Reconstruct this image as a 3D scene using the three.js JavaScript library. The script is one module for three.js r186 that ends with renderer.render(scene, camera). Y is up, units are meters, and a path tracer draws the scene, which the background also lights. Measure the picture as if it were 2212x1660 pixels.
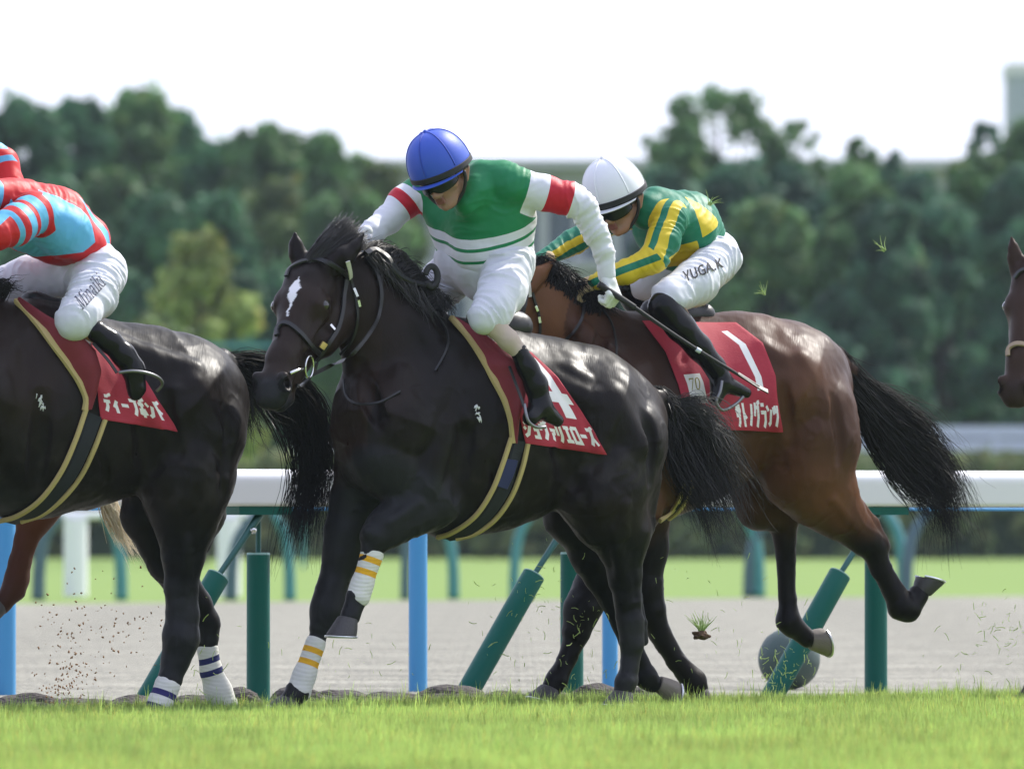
import * as THREE from 'three';
import { mergeGeometries } from 'three/addons/utils/BufferGeometryUtils.js';
import { ImprovedNoise } from 'three/addons/math/ImprovedNoise.js';

// ---------------------------------------------------------------- camera, sky, sun, exposure
const scene = new THREE.Scene();
const FPX = 22400, CX = 1106, CY = 830, EYE = new THREE.Vector3(0, 0.75, 40), PITCH = Math.atan(285 / FPX);
const camera = new THREE.PerspectiveCamera(2 * Math.atan(830 / FPX) * 180 / Math.PI, 4 / 3, 1, 3000);
camera.position.copy(EYE); camera.rotation.x = PITCH;
camera.focus = 40.1; camera.userData.fStop = 5.5;
const renderer = new THREE.WebGLRenderer();
renderer.toneMapping = THREE.LinearToneMapping;
renderer.toneMappingExposure = 1.12;
renderer.shadowMap.enabled = true;
const SUN = new THREE.Vector3(0.62, 0.86, -0.62).normalize();
{
  const w = 256, h = 128, data = new Float32Array(w * h * 4);
  for (let j = 0; j < h; j++) for (let i = 0; i < w; i++) {
    const lat = ((j + 0.5) / h - 0.5) * Math.PI, lon = ((i + 0.5) / w - 0.5) * 2 * Math.PI;
    const x = Math.cos(lon) * Math.cos(lat), y = Math.sin(lat), z = Math.sin(lon) * Math.cos(lat);
    const m = x * SUN.x + y * SUN.y + z * SUN.z, up = Math.max(0, y), t = Math.pow(up, 0.6);
    const glow = 0.85 * Math.pow(Math.max(0, m * 0.5 + 0.5), 2.2);
    const c = [0.74 - 0.34 * t + glow, 0.78 - 0.3 * t + glow, 1.02 - 0.2 * t + glow * 0.92];
    for (let k = 0; k < 3; k++) data[(j * w + i) * 4 + k] = c[k];
    data[(j * w + i) * 4 + 3] = 1;
  }
  const tex = new THREE.DataTexture(data, w, h, THREE.RGBAFormat, THREE.FloatType);
  tex.mapping = THREE.EquirectangularReflectionMapping; tex.magFilter = THREE.LinearFilter; tex.minFilter = THREE.LinearFilter; tex.needsUpdate = true;
  scene.background = tex; scene.environment = tex;
}
const sun = new THREE.DirectionalLight(new THREE.Color().setRGB(1, 0.95, 0.87), 4.9);
sun.position.copy(SUN).multiplyScalar(60); sun.castShadow = true; sun.shadow.radius = 1.5;
Object.assign(sun.shadow.camera, { left: -40, right: 40, top: 40, bottom: -40, near: 1, far: 300 });
scene.add(sun, sun.target);

// ---------------------------------------------------------------- helpers: random, noise, names
let seed = 7;
const reseed = (s) => { seed = s; };
const rnd = () => { seed = (seed + 0x6d2b79f5) | 0; let t = Math.imul(seed ^ (seed >>> 15), 1 | seed); t = (t + Math.imul(t ^ (t >>> 7), 61 | t)) ^ t; return ((t ^ (t >>> 14)) >>> 0) / 4294967296; };
const rr = (a, b) => a + (b - a) * rnd();
const perlin = new ImprovedNoise();
const noise = (x, y, z) => perlin.noise(x + 37.3, y + 11.7, z + 5.1);
const fbm = (x, y, z, o = 3) => { let s = 0, a = 1; for (let i = 0; i < o; i++) { s += a * noise(x, y, z); x *= 2.03; y *= 2.03; z *= 2.03; a *= 0.5; } return s; };
const lerp = THREE.MathUtils.lerp, clamp = THREE.MathUtils.clamp, smooth = (a, b, x) => { const t = clamp((x - a) / (b - a), 0, 1); return t * t * (3 - 2 * t); };
const V = (x, y, z) => new THREE.Vector3(x, y, z);
const names = new Map();
const numbered = (n) => { const k = names.get(n) ?? 0; names.set(n, k + 1); return k ? n + '_' + String(k).padStart(3, '0') : n; };
function tag(o, label, category, group) { o.userData.label = label; o.userData.category = category; if (group) o.userData.group = group; return o; }
function thing(name, label, category, group) { const g = new THREE.Group(); g.name = numbered(name); scene.add(g); return tag(g, label, category, group); }
function part(name, geo, mat, parent, label) { const m = new THREE.Mesh(geo, mat); m.name = name; m.castShadow = m.receiveShadow = true; parent.add(m); if (label) m.userData.label = label; return m; }
function solo(name, geo, mat, label, category, group) { const m = part(numbered(name), geo, mat, scene); return tag(m, label, category, group); }
function structure(name, geo, mat) { const m = part(numbered(name), geo, mat, scene); m.userData.kind = 'structure'; return m; }
const rgb = (r, g, b) => new THREE.Color().setRGB(r, g, b);
const std = (c, roughness = 0.8, extra = {}) => new THREE.MeshStandardMaterial({ color: Array.isArray(c) ? rgb(...c) : c, roughness, ...extra });
const phys = (c, roughness = 0.6, extra = {}) => new THREE.MeshPhysicalMaterial({ color: Array.isArray(c) ? rgb(...c) : c, roughness, ...extra });
function noiseTexture(n, fn, srgb = false) {   // fn(x, y in 0..1) -> grey or [r, g, b], 0..1; wraps
  const d = new Uint8Array(n * n * 4);
  for (let j = 0; j < n; j++) for (let i = 0; i < n; i++) { const c = fn(i / n, j / n), o = (j * n + i) * 4; for (let k = 0; k < 3; k++) d[o + k] = 255 * clamp(Array.isArray(c) ? c[k] : c, 0, 1); d[o + 3] = 255; }
  const t = new THREE.DataTexture(d, n, n); t.wrapS = t.wrapT = THREE.RepeatWrapping; t.magFilter = THREE.LinearFilter; t.minFilter = THREE.LinearFilter;
  if (srgb) t.colorSpace = THREE.SRGBColorSpace; t.needsUpdate = true; return t;
}
const wrapNoise = (x, y, fx, fy, s) => { const a = noise(x * fx, y * fy, s), b = noise((x - 1) * fx, y * fy, s), c = noise(x * fx, (y - 1) * fy, s), d = noise((x - 1) * fx, (y - 1) * fy, s); return lerp(lerp(a, b, x), lerp(c, d, x), y); };

// ---------------------------------------------------------------- places: a sight line through the survey picture meets a plane
function sight(u, v) { const x = (u - CX) / FPX, y = -(v - CY) / FPX, c = Math.cos(PITCH), s = Math.sin(PITCH); return V(x, y * c + s, -c + y * s); }
const at = (u, v, z) => { const d = sight(u, v), t = (z - EYE.z) / d.z; return V(EYE.x + t * d.x, EYE.y + t * d.y, z); };
const ground = (u, v) => { const d = sight(u, v), t = -EYE.y / d.y; return V(t * d.x, 0, EYE.z + t * d.z); };
class Frame {                       // axes of a running animal: x backwards along the body, y up, z to its left side (the side in view)
  constructor(u0, z0, yaw) { const p = at(u0, 1115, z0); this.o = V(p.x, 0, z0); this.yaw = yaw * Math.PI / 180; this.c = Math.cos(this.yaw); this.s = Math.sin(this.yaw); this.du = 0; this.dv = 0; }
  dir(v) { return V(v.x * this.c - v.z * this.s, v.y, v.x * this.s + v.z * this.c); }
  at(u, v, w = 0) { const d = sight(u + this.du, v + this.dv), e = V().subVectors(EYE, this.o), L = V(this.s, 0, this.c), t = (w - e.dot(L)) / d.dot(L); return this.dir(e.addScaledVector(d, t)); }
  eye() { return this.dir(V().subVectors(EYE, this.o)); }
  ray(u, v) { return this.dir(sight(u + this.du, v + this.dv)).normalize(); }
  px(p) { return (40 - (this.o.z - p.x * this.s + p.z * this.c)) / FPX; }     // metres per survey pixel at a local point
  place(g) { g.position.copy(this.o); g.rotation.y = this.yaw; return g; }
  group(name, label, category, group) { return this.place(thing(name, label, category, group)); }
}

// ---------------------------------------------------------------- smooth bodies: tapered capsules joined by a smooth minimum, meshed by surface nets
function coneDist(q, x, y, z) {
  const f = 1 / q.fl, pz = (z - q.az) * f, px = x - q.ax, py = y - q.ay, bx = q.bx - q.ax, by = q.by - q.ay, bz = (q.bz - q.az) * f;
  const l2 = bx * bx + by * by + bz * bz, h = l2 > 1e-12 ? Math.min(1, Math.max(0, (px * bx + py * by + pz * bz) / l2)) : 0;
  const dx = px - bx * h, dy = py - by * h, dz = pz - bz * h;
  return Math.sqrt(dx * dx + dy * dy + dz * dz) - (q.ra + (q.rb - q.ra) * h);
}
const smin = (a, b, k) => { const h = Math.max(k - Math.abs(a - b), 0) / k; return Math.min(a, b) - h * h * k * 0.25; };
class Field {
  constructor(frame) { this.p = []; this.f = frame; this.k = 0.03; this.disp = null; }
  cone(a, b, ra, rb = ra, fl = 1, carve = false) { this.p.push({ ax: a.x, ay: a.y, az: a.z, bx: b.x, by: b.y, bz: b.z, ra, rb, fl, k: this.k, carve }); return this; }
  ball(a, r, fl = 1, carve = false) { return this.cone(a, a, r, r, fl, carve); }
  chain(pts, fl = 1, grow = 0) {       // pts: [u, v, side, radius in survey pixels]
    const q = pts.map(([u, v, w, r]) => { const p = this.f.at(u, v, w); return [p, r * this.f.px(p) + grow]; });
    if (q.length === 1) this.ball(q[0][0], q[0][1], fl);
    for (let i = 1; i < q.length; i++) this.cone(q[i - 1][0], q[i][0], q[i - 1][1], q[i][1], fl);
    return this;
  }
  add(other, grow = 0) { for (const q of other.p) this.p.push({ ...q, ra: q.ra + grow, rb: q.rb + grow }); return this; }
  value(x, y, z) {
    let f = 1e3;
    for (const q of this.p) { const d = coneDist(q, x, y, z); f = q.carve ? -smin(-f, d, q.k) : smin(f, d, q.k); }
    return f;
  }
  hit(u, v, off = 0, far = 0) {      // point on the surface (pushed out by off) that a sight line meets first
    const e = this.f.eye(), d = this.f.ray(u, v); let t = (0.75 - e.z) / d.z;
    const p = V();
    for (let i = 0; i < 90; i++) {
      p.copy(e).addScaledVector(d, t);
      const g = this.value(p.x, p.y, p.z) - off;
      if (g < 0.0008) break;
      t += clamp(g * 0.6, 0.0006, 0.1);
      if (p.z < -0.7) { p.copy(this.f.at(u, v, far)); break; }
    }
    const e1 = 0.004, n = V(this.value(p.x + e1, p.y, p.z) - this.value(p.x - e1, p.y, p.z), this.value(p.x, p.y + e1, p.z) - this.value(p.x, p.y - e1, p.z), this.value(p.x, p.y, p.z + e1) - this.value(p.x, p.y, p.z - e1));
    return { p, n: n.lengthSq() > 0 ? n.normalize() : V(0, 0, 1) };
  }
  mesh(h, color) {
    const lo = [1e9, 1e9, 1e9], hi = [-1e9, -1e9, -1e9];
    for (const q of this.p) if (!q.carve) {
      const r = Math.max(q.ra, q.rb), rz = r * q.fl;
      [[q.ax, q.bx, r], [q.ay, q.by, r], [q.az, q.bz, rz]].forEach(([a, b, m], i) => { lo[i] = Math.min(lo[i], a - m, b - m); hi[i] = Math.max(hi[i], a + m, b + m); });
    }
    const pad = 4 * h + 0.012; for (let i = 0; i < 3; i++) { lo[i] -= pad; hi[i] += pad; }
    const [nx, ny, nz] = [0, 1, 2].map((i) => Math.ceil((hi[i] - lo[i]) / h) + 1), sy = nx, sz = nx * ny, F = new Float32Array(nx * ny * nz).fill(1e3);
    for (const q of this.p) {
      const m = q.k + 3 * h, r = Math.max(q.ra, q.rb), b = [[q.ax, q.bx, r + m], [q.ay, q.by, r + m], [q.az, q.bz, (r + m) * Math.max(1, q.fl)]].map(([s, e, g], i) => [Math.max(0, Math.floor((Math.min(s, e) - g - lo[i]) / h)), Math.min([nx, ny, nz][i] - 1, Math.ceil((Math.max(s, e) + g - lo[i]) / h))]);
      for (let z = b[2][0]; z <= b[2][1]; z++) for (let y = b[1][0]; y <= b[1][1]; y++) for (let x = b[0][0], o = z * sz + y * sy + x; x <= b[0][1]; x++, o++) {
        const d = coneDist(q, lo[0] + x * h, lo[1] + y * h, lo[2] + z * h), f = F[o];
        if (q.carve) F[o] = -smin(-f, d, q.k); else if (d < f + q.k) F[o] = smin(f, d, q.k);
      }
    }
    if (this.disp) for (let z = 0, o = 0; z < nz; z++) for (let y = 0; y < ny; y++) for (let x = 0; x < nx; x++, o++) if (Math.abs(F[o]) < 0.03) F[o] += this.disp(lo[0] + x * h, lo[1] + y * h, lo[2] + z * h);
    const ids = new Int32Array(nx * ny * nz).fill(-1), pos = [], nor = [], idx = [], corner = [0, 1, sy, sy + 1, sz, sz + 1, sz + sy, sz + sy + 1];
    const E = [[0, 1], [2, 3], [4, 5], [6, 7], [0, 2], [1, 3], [4, 6], [5, 7], [0, 4], [1, 5], [2, 6], [3, 7]];
    const G = (o, s) => (F[o + s] - F[o - s]);
    for (let z = 1; z < nz - 2; z++) for (let y = 1; y < ny - 2; y++) for (let x = 1; x < nx - 2; x++) {
      const o = z * sz + y * sy + x; let mask = 0;
      for (let i = 0; i < 8; i++) if (F[o + corner[i]] < 0) mask |= 1 << i;
      if (mask === 0 || mask === 255) continue;
      let px = 0, py = 0, pz = 0, gx = 0, gy = 0, gz = 0, n = 0;
      for (const [a, b] of E) {
        if (((mask >> a) & 1) === ((mask >> b) & 1)) continue;
        const fa = F[o + corner[a]], fb = F[o + corner[b]], t = fa / (fa - fb);
        px += (a & 1) + ((b & 1) - (a & 1)) * t; py += ((a >> 1) & 1) + (((b >> 1) & 1) - ((a >> 1) & 1)) * t; pz += (a >> 2) + ((b >> 2) - (a >> 2)) * t; n++;
      }
      for (let i = 0; i < 8; i++) { const c = o + corner[i]; gx += G(c, 1); gy += G(c, sy); gz += G(c, sz); }
      const l = Math.hypot(gx, gy, gz) || 1;
      ids[o] = pos.length / 3; pos.push(lo[0] + (x + px / n) * h, lo[1] + (y + py / n) * h, lo[2] + (z + pz / n) * h); nor.push(gx / l, gy / l, gz / l);
    }
    const quad = (a, b, c, d, flip) => { if (a < 0 || b < 0 || c < 0 || d < 0) return; if (!flip) idx.push(a, c, b, a, d, c); else idx.push(a, b, c, a, c, d); };
    for (let z = 1; z < nz - 2; z++) for (let y = 1; y < ny - 2; y++) for (let x = 1; x < nx - 2; x++) {
      const o = z * sz + y * sy + x, s = F[o] < 0;
      if (s !== F[o + 1] < 0) quad(ids[o], ids[o - sy], ids[o - sy - sz], ids[o - sz], s);
      if (s !== F[o + sy] < 0) quad(ids[o], ids[o - sz], ids[o - sz - 1], ids[o - 1], s);
      if (s !== F[o + sz] < 0) quad(ids[o], ids[o - 1], ids[o - 1 - sy], ids[o - sy], s);
    }
    const g = new THREE.BufferGeometry(), P = new Float32Array(pos), uv = new Float32Array(pos.length / 3 * 2);
    for (let i = 0; i < uv.length / 2; i++) { uv[i * 2] = P[i * 3] + P[i * 3 + 2] * 0.5; uv[i * 2 + 1] = P[i * 3 + 1] + P[i * 3 + 2] * 0.3; }
    g.setAttribute('position', new THREE.BufferAttribute(P, 3)); g.setAttribute('normal', new THREE.BufferAttribute(new Float32Array(nor), 3)); g.setAttribute('uv', new THREE.BufferAttribute(uv, 2));
    g.setIndex(new THREE.BufferAttribute(new Uint32Array(idx), 1));
    if (color) { const C = new Float32Array(pos.length), p = V(), n = V(); for (let i = 0; i < pos.length; i += 3) { p.set(pos[i], pos[i + 1], pos[i + 2]); n.set(nor[i], nor[i + 1], nor[i + 2]); const c = color(p, n); C[i] = c[0]; C[i + 1] = c[1]; C[i + 2] = c[2]; } g.setAttribute('color', new THREE.BufferAttribute(C, 3)); }
    return g;
  }
}
// cuts a geometry along g(p) = 0 lines and colours each piece, so that dyed panels meet in clean seams; rules: [[g, colour], ..., [null, colour]]
function panels(geo, rules) {
  const P = geo.attributes.position.array, N = geo.attributes.normal.array, I = geo.index.array, op = [], on = [], oc = [], ou = [];
  const emit = (t, c) => { for (const v of t) { op.push(v[0], v[1], v[2]); on.push(v[3], v[4], v[5]); oc.push(c[0], c[1], c[2]); ou.push(v[0] + v[2] * 0.5, v[1] + v[2] * 0.3); } };
  const mix = (a, b, t) => a.map((x, i) => x + (b[i] - x) * t), p = V();
  const go = (t, r) => {
    const [g, c] = rules[r];
    if (!g) return emit(t, c);
    const s = t.map((v) => g(p.set(v[0], v[1], v[2]))), inside = s.filter((x) => x < 0).length;
    if (inside === 3) return emit(t, c);
    if (inside === 0) return go(t, r + 1);
    const lone = inside === 1, k = s.findIndex((x) => (x < 0) === lone), a = t[k], b = t[(k + 1) % 3], d = t[(k + 2) % 3], sa = s[k], sb = s[(k + 1) % 3], sd = s[(k + 2) % 3];
    const ab = mix(a, b, sa / (sa - sb)), ad = mix(a, d, sa / (sa - sd));
    if (lone) { emit([a, ab, ad], c); go([ab, b, d], r + 1); go([ab, d, ad], r + 1); } else { go([a, ab, ad], r + 1); emit([ab, b, d], c); emit([ab, d, ad], c); }
  };
  const vert = (i) => [P[i * 3], P[i * 3 + 1], P[i * 3 + 2], N[i * 3], N[i * 3 + 1], N[i * 3 + 2]];
  for (let i = 0; i < I.length; i += 3) go([vert(I[i]), vert(I[i + 1]), vert(I[i + 2])], 0);
  const g = new THREE.BufferGeometry();
  for (const [n, a, k] of [['position', op, 3], ['normal', on, 3], ['color', oc, 3], ['uv', ou, 2]]) g.setAttribute(n, new THREE.BufferAttribute(new Float32Array(a), k));
  return g;
}
function grid(nu, nv, fn) {      // surface patch; fn(s, t) -> Vector3
  const p = [], uv = [], idx = [];
  for (let j = 0; j <= nv; j++) for (let i = 0; i <= nu; i++) { const q = fn(i / nu, j / nv); p.push(q.x, q.y, q.z); uv.push(i / nu, 1 - j / nv); }
  for (let j = 0; j < nv; j++) for (let i = 0; i < nu; i++) { const a = j * (nu + 1) + i; idx.push(a, a + nu + 1, a + 1, a + 1, a + nu + 1, a + nu + 2); }
  const g = new THREE.BufferGeometry(); g.setAttribute('position', new THREE.Float32BufferAttribute(p, 3)); g.setAttribute('uv', new THREE.Float32BufferAttribute(uv, 2)); g.setIndex(idx); g.computeVertexNormals(); return g;
}
function shell(nu, nv, fn, th) {   // the same with thickness: a second sheet th behind and a closed edge
  const f = grid(nu, nv, fn), P = f.attributes.position.array, N = f.attributes.normal.array, n = P.length / 3, back = new Float32Array(P.length);
  for (let i = 0; i < P.length; i++) back[i] = P[i] - N[i] * th;
  const pos = [...P, ...back], uv = [...f.attributes.uv.array, ...f.attributes.uv.array], idx = [...f.index.array], m = idx.length;
  for (let i = 0; i < m; i += 3) idx.push(idx[i] + n, idx[i + 2] + n, idx[i + 1] + n);
  const rim = []; for (let i = 0; i < nu; i++) rim.push(i); for (let j = 0; j < nv; j++) rim.push(j * (nu + 1) + nu); for (let i = nu; i > 0; i--) rim.push(nv * (nu + 1) + i); for (let j = nv; j > 0; j--) rim.push(j * (nu + 1));
  rim.forEach((a, i) => { const b = rim[(i + 1) % rim.length]; idx.push(a, b, a + n, b, b + n, a + n); });
  const g = new THREE.BufferGeometry(); g.setAttribute('position', new THREE.Float32BufferAttribute(pos, 3)); g.setAttribute('uv', new THREE.Float32BufferAttribute(uv, 2)); g.setIndex(idx); g.computeVertexNormals(); return g;
}
const curve = (pts) => new THREE.CatmullRomCurve3(pts, false, 'centripetal');
function tube(pts, r, r1 = r, seg = 0, sides = 8) {      // tapered round tube with round-ish caps
  const c = curve(pts), n = seg || Math.max(6, pts.length * 6), fr = c.computeFrenetFrames(n), p = [], idx = [], uv = [];
  for (let i = 0; i <= n; i++) { const q = c.getPointAt(i / n), rad = lerp(r, r1, i / n); for (let k = 0; k < sides; k++) { const a = k / sides * 2 * Math.PI, v = q.clone().addScaledVector(fr.normals[i], Math.cos(a) * rad).addScaledVector(fr.binormals[i], Math.sin(a) * rad); p.push(v.x, v.y, v.z); uv.push(k / sides, i / n); } }
  for (let i = 0; i < n; i++) for (let k = 0; k < sides; k++) { const a = i * sides + k, b = i * sides + (k + 1) % sides; idx.push(a, b, a + sides, b, b + sides, a + sides); }
  const s = c.getPointAt(0), e = c.getPointAt(1), a0 = p.length / 3; p.push(s.x, s.y, s.z, e.x, e.y, e.z); uv.push(0, 0, 0, 1);
  for (let k = 0; k < sides; k++) { idx.push(a0, (k + 1) % sides, k, a0 + 1, n * sides + k, n * sides + (k + 1) % sides); }
  const g = new THREE.BufferGeometry(); g.setAttribute('position', new THREE.Float32BufferAttribute(p, 3)); g.setAttribute('uv', new THREE.Float32BufferAttribute(uv, 2)); g.setIndex(idx); g.computeVertexNormals(); return g;
}
function strap(pts, normals, width, th, seg = 0) {     // flat band lying with its face along the normals
  const c = curve(pts), nc = curve(normals), n = seg || pts.length * 5, p = [], idx = [];
  for (let i = 0; i <= n; i++) {
    const t = i / n, q = c.getPoint(t), T = c.getTangent(t), N = nc.getPoint(t).normalize(), B = V().crossVectors(T, N).normalize(), wv = typeof width === 'function' ? width(t) : width;
    for (const [b, m] of [[-1, 0], [-0.8, 1], [0.8, 1], [1, 0], [0.8, -0.6], [-0.8, -0.6]]) { const v = q.clone().addScaledVector(B, b * wv / 2).addScaledVector(N, m * th); p.push(v.x, v.y, v.z); }
  }
  for (let i = 0; i < n; i++) for (let k = 0; k < 6; k++) { const a = i * 6 + k, b = i * 6 + (k + 1) % 6; idx.push(a, a + 6, b, b, a + 6, b + 6); }
  for (const o of [0, n * 6]) for (let k = 1; k < 5; k++) idx.push(o, o + k, o + k + 1);
  let g = new THREE.BufferGeometry(); g.setAttribute('position', new THREE.Float32BufferAttribute(p, 3)); g.setIndex(idx); g = g.toNonIndexed(); g.computeVertexNormals(); return g;
}
// hair: strands between guide curves; guides are lists of local points of equal count
function hair(guides, n, { w = 0.0022, jit = 0.02, tip = 0.05, clump = 0.02, wave = 0.004, seg = 10, short = 0.5, root = 0.012 } = {}) {
  const p = [], nor = [], idx = [], m = guides[0].length, clumps = [];
  for (let i = 0; i < 26; i++) clumps.push([rnd() * (guides.length - 1), V(rr(-1, 1), rr(-1, 1), rr(-1, 1)).multiplyScalar(clump), rr(0.86, 1)]);
  for (let i = 0; i < n; i++) {
    const cl = clumps[(rnd() * clumps.length) | 0], loose = rnd() < 0.15 ? 2 : 1, s = clamp(cl[0] + rr(-0.5, 0.5) * (loose > 1 ? 2 : 1), 0, guides.length - 1.0001), g0 = guides[Math.floor(s)], g1 = guides[Math.min(guides.length - 1, Math.floor(s) + 1)], f = s - Math.floor(s);
    const ro = V(rr(-1, 1), rr(-1, 1), rr(-1, 1)).multiplyScalar(root), to = V(rr(-1, 1), rr(-1, 1), rr(-1, 1)).multiplyScalar(tip * loose), ctl = [], ph = rnd() * 9, len = rr(short, 1) * cl[2];
    for (let k = 0; k < m; k++) { const t = k / (m - 1); ctl.push(g0[k].clone().lerp(g1[k], f).addScaledVector(ro, 1 - t).addScaledVector(to, t * t).addScaledVector(cl[1], t).add(V(rr(-1, 1), rr(-1, 1), rr(-1, 1)).multiplyScalar(jit * t * loose * 0.4))); }
    const c = curve(ctl), b0 = p.length / 3, q = V(), T = V(), A = V(), B = V();
    for (let k = 0; k <= seg; k++) {
      const t = k / seg; c.getPoint(t * len, q); c.getTangent(t * len, T);
      A.crossVectors(T, V(0.3, 0.2, 1)).normalize(); B.crossVectors(T, A);
      q.addScaledVector(A, wave * Math.sin(ph + t * 14) * t);
      const r = w * (0.75 + 0.25 * Math.sin(ph)) * (1 - 0.85 * t * t);
      for (let e = 0; e < 3; e++) { const an = e * 2.0944, nx = V().addScaledVector(A, Math.cos(an)).addScaledVector(B, Math.sin(an)); p.push(q.x + nx.x * r, q.y + nx.y * r, q.z + nx.z * r); nor.push(nx.x, nx.y, nx.z); }
    }
    for (let k = 0; k < seg; k++) for (let e = 0; e < 3; e++) { const a = b0 + k * 3 + e, b = b0 + k * 3 + (e + 1) % 3; idx.push(a, b, a + 3, b, b + 3, a + 3); }
  }
  const g = new THREE.BufferGeometry(); g.setAttribute('position', new THREE.Float32BufferAttribute(p, 3)); g.setAttribute('normal', new THREE.Float32BufferAttribute(nor, 3)); g.setIndex(idx); return g;
}
const guide = (fr, lists) => lists.map((l) => l.map(([u, v, w]) => fr.at(u, v, w)));
// ---------------------------------------------------------------- materials of animals, tack and riders
const hairBump = noiseTexture(512, (x, y) => 0.5 + 0.22 * wrapNoise(x, y, 90, 26, 1) + 0.2 * wrapNoise(x, y, 18, 9, 4) + 0.28 * wrapNoise(x, y, 5, 3, 8));
hairBump.repeat.set(3.1, 3.1);
const coatRough = noiseTexture(512, (x, y) => 0.62 + 0.3 * wrapNoise(x, y, 7, 5, 3) + 0.14 * wrapNoise(x, y, 60, 20, 6));
coatRough.repeat.set(1.7, 1.7);
const coatMat = (extra = {}) => phys(0xffffff, 0.72, { vertexColors: true, roughnessMap: coatRough, bumpMap: hairBump, bumpScale: 0.0014, specularIntensity: 0.29, sheen: 0.1, sheenColor: rgb(0.4, 0.37, 0.36), sheenRoughness: 0.55, ...extra });
const M = {
  coat: coatMat(),
  hairBlack: phys([0.012, 0.0105, 0.0105], 0.42, { specularIntensity: 0.6 }), hairBrown: phys([0.03, 0.022, 0.018], 0.55), hairFlax: phys([0.85, 0.74, 0.56], 0.6),
  hoof: std([0.055, 0.05, 0.05], 0.55, { bumpMap: hairBump, bumpScale: 0.004 }), hoofPale: std([0.2, 0.17, 0.14], 0.6, { bumpMap: hairBump, bumpScale: 0.004 }),
  shoe: std([0.75, 0.76, 0.78], 0.35, { metalness: 0.9 }),
  leather: phys([0.014, 0.013, 0.014], 0.42), iron: std([0.22, 0.22, 0.23], 0.4, { metalness: 0.8 }), hairGrey: phys([0.03, 0.027, 0.026], 0.42), steel: std([0.72, 0.72, 0.72], 0.25, { metalness: 1 }), brass: std([0.72, 0.5, 0.25], 0.35, { metalness: 0.9 }),
  eye: phys([0.012, 0.008, 0.006], 0.08, { clearcoat: 1 }), nostril: std([0.006, 0.005, 0.005], 0.8),
};
const clothWeave = noiseTexture(256, (x, y) => 0.5 + 0.25 * wrapNoise(x, y, 40, 40, 2) + 0.3 * wrapNoise(x, y, 6, 6, 5));
clothWeave.repeat.set(7, 7);
const bandageBump = noiseTexture(256, (x, y) => 0.5 + 0.3 * Math.sin(y * 44 * Math.PI + 3 * wrapNoise(x, y, 4, 4, 3)) + 0.2 * wrapNoise(x, y, 30, 30, 1)); bandageBump.repeat.set(3, 3);
M.bandage = std(0xffffff, 0.9, { vertexColors: true, bumpMap: bandageBump, bumpScale: 0.0012 });

// ---------------------------------------------------------------- head: placed by poll and muzzle, a along the nose, n out of the forehead, s to the left side
function headAxes(fr, { poll, muzzle, front, len = 0.6 }) {
  const O = fr.at(...poll), m = fr.at(...muzzle), A = m.clone().sub(O).normalize(), N = fr.dir(V(...front)); N.addScaledVector(A, -N.dot(A)).normalize();
  const S = V().crossVectors(N, A), k = len / 0.6;
  return { O, A, N, S, k, pt: (a, n, s) => O.clone().addScaledVector(A, a * k).addScaledVector(N, n * k).addScaledVector(S, s * k), rel: (p) => { const d = p.clone().sub(O); return [d.dot(A) / k, d.dot(N) / k, d.dot(S) / k]; } };
}
function headField(f, H) {
  const c = (a, b, ra, rb, carve) => f.cone(H.pt(...a), H.pt(...b), ra * H.k, rb * H.k, 1, carve), two = (a, b, ra, rb, carve) => [-1, 1].forEach((s) => c([a[0], a[1], a[2] * s], [b[0], b[1], b[2] * s], ra, rb, carve));
  f.k = 0.035;
  c([0.04, -0.09, 0], [0.17, -0.085, 0], 0.085, 0.085); two([0.1, -0.06, 0.03], [0.2, -0.06, 0.052], 0.055, 0.042);
  c([0.2, -0.075, 0], [0.42, -0.055, 0], 0.075, 0.052); c([0.42, -0.055, 0], [0.55, -0.06, 0], 0.052, 0.05);
  c([0.02, -0.17, 0], [0.14, -0.17, 0], 0.1, 0.1);
  two([0.15, -0.215, 0.045], [0.26, -0.18, 0.045], 0.078, 0.06); c([0.27, -0.165, 0], [0.48, -0.12, 0], 0.062, 0.042);
  f.k = 0.018;
  two([0.185, -0.055, 0.072], [0.2, -0.06, 0.078], 0.033, 0.03); two([0.2, -0.09, 0.082], [0.36, -0.08, 0.052], 0.016, 0.014); two([0.165, -0.035, 0.066], [0.205, -0.03, 0.074], 0.017, 0.013);
  two([0.54, -0.06, 0.028], [0.575, -0.065, 0.02], 0.04, 0.036); c([0.585, -0.07, -0.012], [0.585, -0.07, 0.012], 0.038, 0.038); c([0.565, -0.12, 0], [0.525, -0.145, 0], 0.032, 0.034);
  two([0.53, -0.02, 0.05], [0.565, -0.05, 0.055], 0.021, 0.02); two([0.44, -0.07, 0.045], [0.5, -0.07, 0.045], 0.012, 0.012);
  f.k = 0.01;
  two([0.55, -0.033, 0.082], [0.535, -0.045, 0.05], 0.022, 0.014, true); two([0.195, -0.058, 0.122], [0.195, -0.058, 0.1], 0.016, 0.012, true);
  two([0.56, -0.1, 0.06], [0.51, -0.1, 0.06], 0.006, 0.005, true);
  two([0.24, -0.125, 0.1], [0.34, -0.1, 0.085], 0.016, 0.014, true);
}
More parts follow.
